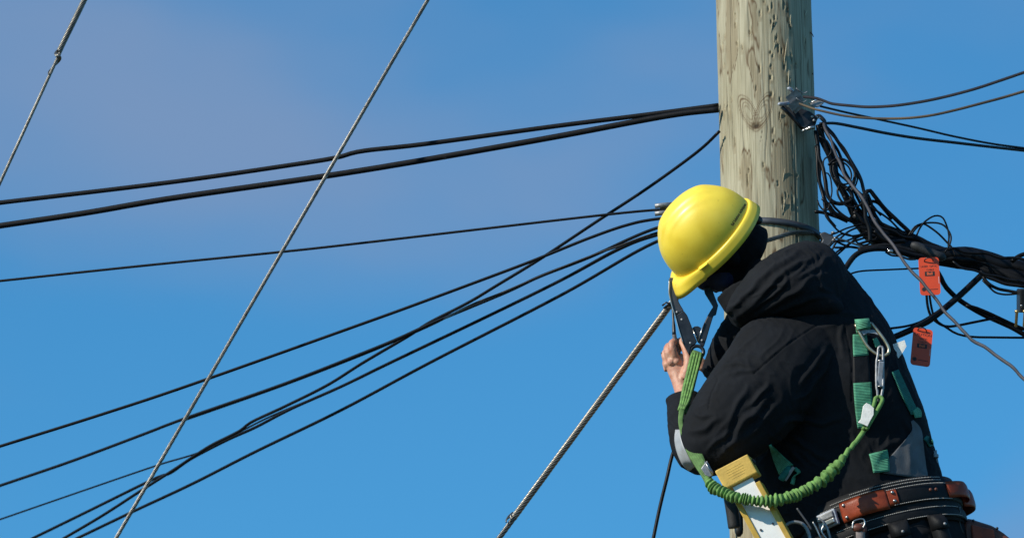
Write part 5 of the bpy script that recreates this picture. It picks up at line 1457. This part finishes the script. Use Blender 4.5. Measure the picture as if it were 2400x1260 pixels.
# folded webbing below the eye
def strap_px(name, pts, th, material, parent, n=30):
    P = spline([list(at(p[0], p[1], p[2])) + [p[3]] for p in pts], n)
    pxy = np.array([proj(q[None, :3]) for q in P]).reshape(-1, 2)
    T = np.gradient(pxy, axis=0); T /= np.linalg.norm(T, axis=1)[:, None]
    S = np.array([list(camvec(-t[1] * -1, t[0] * 1, 0.0)) for t in T])
    S = np.array([list(camvec(-t[1], -t[0], 0.0)) for t in T])
    mb = MB(); ribbon_into(mb, P[:, :3], S, P[:, 3] * px2m(14.3), th)
    return mb.build(name, material, parent)
strap_px('folded_strap', [(1636, 826, 14.425, 13), (1632, 838, 14.41, 15), (1623, 870, 14.36, 14), (1613, 910, 14.29, 14), (1605, 945, 14.235, 12), (1600, 966, 14.205, 9)], 0.008, M['lime'], lan)
for k, (dx, r) in enumerate(((-5, 0.0042), (2, 0.0038), (9, 0.0040), (-11, 0.0038))):
    mb = MB(); e = (0.6, 0.4, 0.25, 0.8)[k]
    tube_into(mb, spline([at(1634 + dx, 828, 14.412), at(1625 + dx, 866, 14.35), at(1615 + dx * 0.95, 905, 14.28), at(1606 + dx * 0.8, 940, 14.222), at(1600 + dx * e, 960, 14.195)], 22), r, 8); mb.build('strap_fold', M['lime_ruffle'], lan)
strap_px('flat_strap', [(1601, 950, 14.205, 7), (1596, 975, 14.185, 6), (1596, 995, 14.175, 5.5), (1603, 1014, 14.165, 8), (1613, 1034, 14.155, 12), (1625, 1056, 14.145, 15), (1638, 1080, 14.135, 14), (1650, 1104, 14.125, 11), (1660, 1124, 14.12, 10)], 0.004, M['lime'], lan, 40)
plate('strap_buckle', J3([(360, 690), (395, 640), (410, 625), (460, 715), (462, 745), (430, 760), (395, 745)]), 14.112, 0.006, M['metal_grey'], lan)
mb = MB(); tube_into(mb, [at(*p, 14.108) for p in J3([(392, 632), (425, 690), (455, 742)])], 0.0022, 6); mb.build('buckle_edge', M['bright'], lan)
# gathered elastic: crumpled cover
def make_elastic():
    E = [(1655, 1116, 14.118), (1662, 1130, 14.112), (1680, 1146, 14.10), (1700, 1155, 14.085), (1723, 1164, 14.07), (1757, 1171, 14.06), (1791, 1174, 14.06), (1826, 1171, 14.065), (1854, 1163, 14.075), (1883, 1151, 14.09), (1906, 1139, 14.10),
         (1925, 1126, 14.11), (1942, 1110, 14.12), (1957, 1097, 14.13), (1970, 1083, 14.14), (1980, 1066, 14.145), (1993, 1050, 14.15), (2010, 1030, 14.155), (2024, 1010, 14.16), (2036, 990, 14.165), (2047, 968, 14.17)]
    n = 620
    P = spline([at(*p) for p in E], n)
    T, N, B = frames(P)
    s = np.concatenate([[0], np.cumsum(np.linalg.norm(np.diff(P, axis=0), axis=1))]); L = s[-1]
    t = s / L
    env = sstep(0.0, 0.05, t) * sstep(0.80, 0.66, t)
    # irregular pleats: phase runs at a wandering pitch
    pitch = 0.0122 * np.clip(1 + 0.9 * noise3(s * 45, 2.2, 1.1), 0.5, 2.2)
    phs = np.cumsum(np.concatenate([[0], np.diff(s)]) / pitch) * 2 * math.pi
    SD = 22
    V = []
    r0 = 0.0065 + 0.0100 * env + env * 0.004 * noise3(s * 90, 8.1, 3.3)
    zig = np.sin(phs / 2 + 0.6) * 0.0045 * sstep(0.45, 0.62, t) * sstep(0.88, 0.74, t) + env * 0.003 * noise3(s * 110, 4.4, 7.3)
    for i in range(n):
        for k in range(SD):
            a = 2 * math.pi * k / SD
            p_ = phs[i] + 0.9 * math.sin(a + i * 0.013) + 1.6 * noise3(a * 1.1, s[i] * 45, 5.5)
            pl = (0.5 + 0.5 * math.cos(p_))
            amp = env[i] * (0.52 + 0.34 * noise3(math.cos(a) * 1.5 + 3, math.sin(a) * 1.5, s[i] * 75))
            r = r0[i] * (1 - amp * (1 - pl ** 0.42))
            fl = 1.0 if env[i] > 0.3 else 0.75 + 0.25 * env[i] / 0.3
            V.append(P[i] + N[i] * (r * math.cos(a) * fl) + B[i] * (r * math.sin(a)) + np.array(CU) * zig[i])
    F = []
    for i in range(n - 1):
        for k in range(SD):
            k2 = (k + 1) % SD
            F.append((i * SD + k, i * SD + k2, (i + 1) * SD + k2, (i + 1) * SD + k))
    F.append(tuple(range(SD))[::-1]); F.append(tuple((n - 1) * SD + k for k in range(SD)))
    mb = MB(); mb.add(V, F); mb.build('elastic_cover', M['lime_ruffle'], lan)
make_elastic()
for dx in (-4, 5):
    mb = MB(); tube_into(mb, spline([at(2026 + dx * 0.8, 1006, 14.152), at(2040 + dx, 980, 14.158), at(2051 + dx * 1.4, 958, 14.16), at(2058 + dx * 1.9, 940, 14.165), at(2059 + dx * 1.6, 932, 14.168), at(2060, 929, 14.17)], 20), 0.0055, 8, flat=1.0); mb.build('end_loop', M['lime_ruffle'], lan)
plate('sewn_label', H5([(660, 1035), (690, 1006), (722, 1020), (757, 1052), (755, 1112), (728, 1160), (700, 1216), (655, 1195), (614, 1182), (640, 1150)]), 14.142, 0.005, M['white_label'], lan, 0.001)
# carabiner between lanyard and back ring
cb = thing('carabiner', at(2060, 935, 14.165), 'steel screw gate carabiner hanging on the back ring of the harness', 'carabiner')
CP = H5([(795, 530), (800, 510), (818, 502), (834, 512), (838, 545), (838, 650), (838, 850), (832, 900), (820, 960), (805, 992), (792, 970), (788, 900), (780, 850), (780, 650), (790, 590)])
YC = min(Yd - 0.010, 14.18)
mb = MB(); tube_into(mb, spline([at(p[0], p[1], YC) for p in CP + [CP[0]]], 60)[:-1], 0.0036, 10, closed=True); mb.build('frame', M['metal_grey'], cb)
mb = MB(); c = H5([(815, 745)])[0]; box_into(mb, at(c[0], c[1], YC - 0.002), camvec(0.0070, -0.0008, 0), camvec(0.003, 0.0325, 0), CF * 0.0062); bevel(mb.build('gate_sleeve', M['metal_blue'], cb, False), 0.002)
for y in (632, 862):
    mb = MB(); c = H5([(812, y)])[0]; tube_into(mb, [at(c[0], c[1] - 1.5, YC - 0.001), at(c[0], c[1] + 1.5, YC - 0.001)], [0.0078, 0.0078], 12); mb.build('collar', M['bright'], cb)

# ------------------------------------------------------------------ tool in the hand
tl = thing('hand_tool', at(1588, 830, 14.46), 'slim black tool with knurled grip held upright in the hand', 'tool')
mb = MB(); a, b_ = at(1580, 783, 14.452), at(1589, 832, 14.462)
nk = 34
tube_into(mb, [a + (b_ - a) * (i / (nk - 1)) for i in range(nk)], [0.0050 if i % 2 else 0.0066 for i in range(nk)], 14); mb.build('knurled_grip', M['metal_grey'], tl, False)
mb = MB(); tube_into(mb, spline([at(1576, 690, 14.47), at(1577, 730, 14.465), at(1579, 762, 14.458), at(1580, 784, 14.452)], 14), [0.0034] * 9 + [0.004, 0.0048, 0.0052, 0.0055, 0.0055], 10); mb.build('shaft', M['black_plastic'], tl)

# ------------------------------------------------------------------ tool belt
BC = at(2060, 1212, 14.40)
B1 = (at(2234, 1166, 14.40) - at(1886, 1256, 14.40)) / 2
B2 = Vector((0, -0.186, 0))
BN = B1.cross(B2); BN = BN.normalized() * (1 if BN.z < 0 else 1)
if BN.z < 0: BN = -BN
def bp_(deg, h, out=0.0):
    a = R(deg)
    r = B1 * math.cos(a) + B2 * math.sin(a)
    nrm = (B1.normalized() * (math.cos(a) / B1.length) + B2.normalized() * (math.sin(a) / B2.length)).normalized()
    return BC + r + nrm * out + BN * h
belt = thing('tool_belt', BC, 'wide black stitched tool belt with red brown leather loops round the waist', 'tool belt')
def band(name, h0, h1, o0, o1, material, parent, a0=0, a1=360, n=96, bulge=0.0):
    mb = MB(); V = []; F = []
    hs = np.linspace(h0, h1, 7)
    full = a1 - a0 >= 360
    m_ = n if full else n + 1
    for i in range(m_):
        d = a0 + (a1 - a0) * i / n
        e = bulge * math.sin(math.pi * i / n) if bulge else 0
        prof = [(h, o1 - 0.004 * (abs(2 * j / 6 - 1) ** 4)) for j, h in enumerate(hs)] + [(h1, o0), (h0, o0)]
        V += [bp_(d, h, o + e) for h, o in prof]
    k_ = 9
    for i in range(n if full else n):
        i2 = (i + 1) % m_
        for k in range(k_):
            k2 = (k + 1) % k_
            F.append((i * k_ + k, i2 * k_ + k, i2 * k_ + k2, i * k_ + k2))
    if not full:
        F.append(tuple(range(k_))); F.append(tuple(m_ * k_ - 1 - k for k in range(k_)))
    mb.add(V, F)
    return mb.build(name, material, parent)
def stitch(h, out, a0, a1, parent, step=1.35):
    mb = MB(); d = a0
    while d < a1:
        tube_into(mb, [bp_(d, h, out), bp_(d + step * 0.62, h, out)], 0.0011, 4)
        d += step
    o = mb.build('stitching', M['stitch'], parent)
    return o
pad = band('back_pad', -0.085, 0.040, 0.0, 0.014, M['belt'], belt)
band('belt_strap', -0.033, 0.018, 0.012, 0.021, M['belt'], belt)
band('lower_strap', -0.079, -0.047, 0.012, 0.019, M['belt'], belt)
for h, o_, a0, a1 in ((0.034, 0.0142, 40, 112), (0.026, 0.0146, 40, 128), (0.0145, 0.0218, 35, 140), (-0.0295, 0.0218, 35, 84), (-0.051, 0.0198, 25, 128), (-0.0745, 0.0198, 25, 128)):
    stitch(h, o_, a0, a1, pad)
def leather_loop(a0, a1, h0, h1, bulge, out, rivets, mtl='leather'):
    o = band('leather_loop', h0, h1, out, out + 0.004, M[mtl], belt, a0, a1, 24, bulge)
    for d in rivets:
        for h in (h0 + 0.011, h1 - 0.011):
            mb = MB(); c = bp_(d, h, out + 0.004 + bulge * max(0, math.sin(math.pi * (d - a0) / (a1 - a0))))
            ball_into(mb, c, 0.0052, 0.0052, 0.0052, u=10, v=8); mb.build('rivet', M['bright'], o)
leather_loop(88, 121, -0.036, 0.020, 0.010, 0.021, (117.5,))
leather_loop(81, 87.5, -0.030, 0.016, 0.0, 0.0215, (84,))
leather_loop(0, 38, -0.028, 0.018, 0.022, 0.021, ())
leather_loop(-28, 10, -0.038, 0.014, 0.036, 0.021, ())
for h in (-0.004,):
    for d in (50, 55):
        mb = MB(); ball_into(mb, bp_(d, h, 0.0215), 0.005, 0.005, 0.005, u=10, v=8); mb.build('rivet', M['leather_dark'], belt)
# steel buckle
c = bp_(131, -0.012, 0.030); tx = (bp_(126, -0.012) - bp_(136, -0.012)).normalized(); nn_ = tx.cross(BN).normalized()
if nn_.dot(CF) > 0: nn_ = -nn_
bkl = thing('belt_buckle_group', c, None, None) if False else None
mb = MB(); box_into(mb, c, tx * 0.030, BN * 0.022, nn_ * 0.006); bk_ = bevel(mb.build('buckle', M['metal_blue'], belt, False), 0.003)
mb = MB(); box_into(mb, c + nn_ * 0.009 + BN * 0.008, tx * 0.026, BN * 0.009, nn_ * 0.005); bevel(mb.build('buckle_lever', M['metal_grey'], bk_, False), 0.003)
mb = MB(); box_into(mb, c + nn_ * 0.010 - BN * 0.010 + tx * 0.006, tx * 0.020, BN * 0.007, nn_ * 0.005); bevel(mb.build('buckle_tab', M['bright'], bk_, False), 0.003)
# lower hardware in view at the bottom edge
mb = MB(); q = [(1856, 1262), (1838, 1250), (1836, 1238), (1846, 1227), (1862, 1222), (1880, 1226), (1892, 1240), (1898, 1262), (1892, 1285), (1870, 1296), (1850, 1285)]
tube_into(mb, spline([at(x, y, 14.13) for x, y in q + [q[0]]], 48)[:-1], 0.0045, 10, closed=True)
tag(mb.build('gear_ring', M['metal_grey']), 'large dull steel gear ring hanging in front of the ladder', 'gear ring')
gs = thing('tool_strap', at(2016, 1300, 14.15), 'grey webbing tool strap hanging on a wire ring below the belt buckle', 'tool strap')
mb = MB(); P = spline([at(2012, 1228, 14.165), at(2016, 1240, 14.155), at(2017, 1270, 14.155), at(2018, 1320, 14.16)], 16); ribbon_into(mb, P, [camvec(1, 0.05, 0)] * 16, 0.012, 0.004); mb.build('strap', M['strap_grey'], gs)
mb = MB(); q = [(1998, 1238), (2000, 1222), (2012, 1216), (2024, 1216), (2027, 1226), (2022, 1236)]
tube_into(mb, spline([at(x, y, 14.15) for x, y in q], 24), 0.0022, 8); mb.build('wire_ring', M['bright'], gs)
mb = MB(); ball_into(mb, at(2011, 1236, 14.155), 0.017, 0.010, 0.012); ball_into(mb, at(2023, 1240, 14.158), 0.011, 0.008, 0.012); mb.build('knot', M['leather_dark'], gs)
# tangled small hardware left of the buckle
hw = thing('clip_cluster', at(1925, 1300, 14.17), 'bunch of wire clips and small tools hanging under the left end of the belt', 'clips')
for q, r, mm in ((((1905, 1222), (1913, 1236), (1922, 1256), (1932, 1280)), 0.0022, 'bright'), (((1917, 1216), (1926, 1218), (1936, 1230), (1944, 1252), (1950, 1280)), 0.003, 'metal_grey'), (((1868, 1190), (1880, 1207), (1893, 1225), (1902, 1240)), 0.0028, 'metal_band'),
                 (((1890, 1232), (1896, 1250), (1900, 1280)), 0.003, 'brass'), (((1932, 1226), (1926, 1244), (1938, 1262)), 0.0022, 'bright')):
    mb = MB(); tube_into(mb, spline([at(x, y, 14.15) for x, y in q], 16), r, 8); mb.build('clip', M[mm], hw)
# pouch at the back of the belt
pc = thing('leather_pouch', at(2320, 1330, 14.42), 'dark red brown leather pouch at the lower right on the belt', 'pouch')
mb = MB(); prism_into(mb, [(2258, 1224), (2276, 1217), (2330, 1234), (2352, 1248), (2385, 1275), (2375, 1360), (2300, 1372), (2262, 1330)], 14.36, 0.10); bevel(mb.build('pouch_body', M['leather_dark'], pc, False), 0.008)
mb = MB(); prism_into(mb, [(2276, 1228), (2330, 1240), (2336, 1300), (2282, 1296)], 14.345, 0.012); bevel(mb.build('flap', M['leather'], pc, False), 0.004)
for x, y in ((2337, 1237), (2281, 1219)):
    mb = MB(); ball_into(mb, at(x, y, 14.352), 0.004); mb.build('rivet', M['metal_dark'], pc)
mb = MB(); tube_into(mb, spline([at(2246, 1186, 14.30), at(2250, 1205, 14.31), at(2248, 1225, 14.32), at(2258, 1250, 14.33)], 14), 0.003, 8); mb.build('hanger', M['metal_dark'], pc)

# small black pouches crowded under the belt
for i, (d, w_, mm, lab) in enumerate(((112, 5.0, 'belt', 'black nylon tool pouch under the belt right of the grey strap'), (86, 6.5, 'belt', 'wide black nylon pouch under the middle of the belt'), (58, 5.5, 'belt', 'black nylon pouch under the belt below the two leather rivets'))):
    pr = thing('tool_pouch', bp_(d, -0.18, 0.02), lab, 'pouch', 'black pouches under the belt')
    mb = MB(); V = []; F = []
    rows_ = ((-0.075, 0.020), (-0.082, 0.034), (-0.10, 0.044), (-0.15, 0.048), (-0.185, 0.036), (-0.19, 0.022))
    nn2 = 9
    for h, o_ in rows_:
        for k in range(nn2):
            e = k / (nn2 - 1) * 2 - 1
            V.append(bp_(d + w_ * e, h, 0.018 + (o_ - 0.018) * (1 - abs(e) ** 4)))
    for r_ in range(len(rows_) - 1):
        for k in range(nn2 - 1):
            F.append((r_ * nn2 + k, r_ * nn2 + k + 1, (r_ + 1) * nn2 + k + 1, (r_ + 1) * nn2 + k))
    mb.add(V, F); solidify(mb.build('pouch_body', M[mm], pr), 0.004)
    mb = MB(); V = []; F = []
    for h, o_ in ((-0.072, 0.022), (-0.080, 0.040), (-0.095, 0.050), (-0.118, 0.053)):
        for k in range(nn2):
            e = k / (nn2 - 1) * 2 - 1
            V.append(bp_(d + w_ * 1.04 * e, h - 0.006 * (1 - e * e), 0.020 + (o_ - 0.020) * (1 - abs(e) ** 5)))
    for r_ in range(3):
        for k in range(nn2 - 1):
            F.append((r_ * nn2 + k, r_ * nn2 + k + 1, (r_ + 1) * nn2 + k + 1, (r_ + 1) * nn2 + k))
    mb.add(V, F); fl = solidify(mb.build('flap', M[mm], pr), 0.003)
    mb = MB(); ball_into(mb, bp_(d, -0.112, 0.053), 0.0045, 0.0045, 0.0045, u=10, v=8); mb.build('snap', M['metal_grey'], fl)
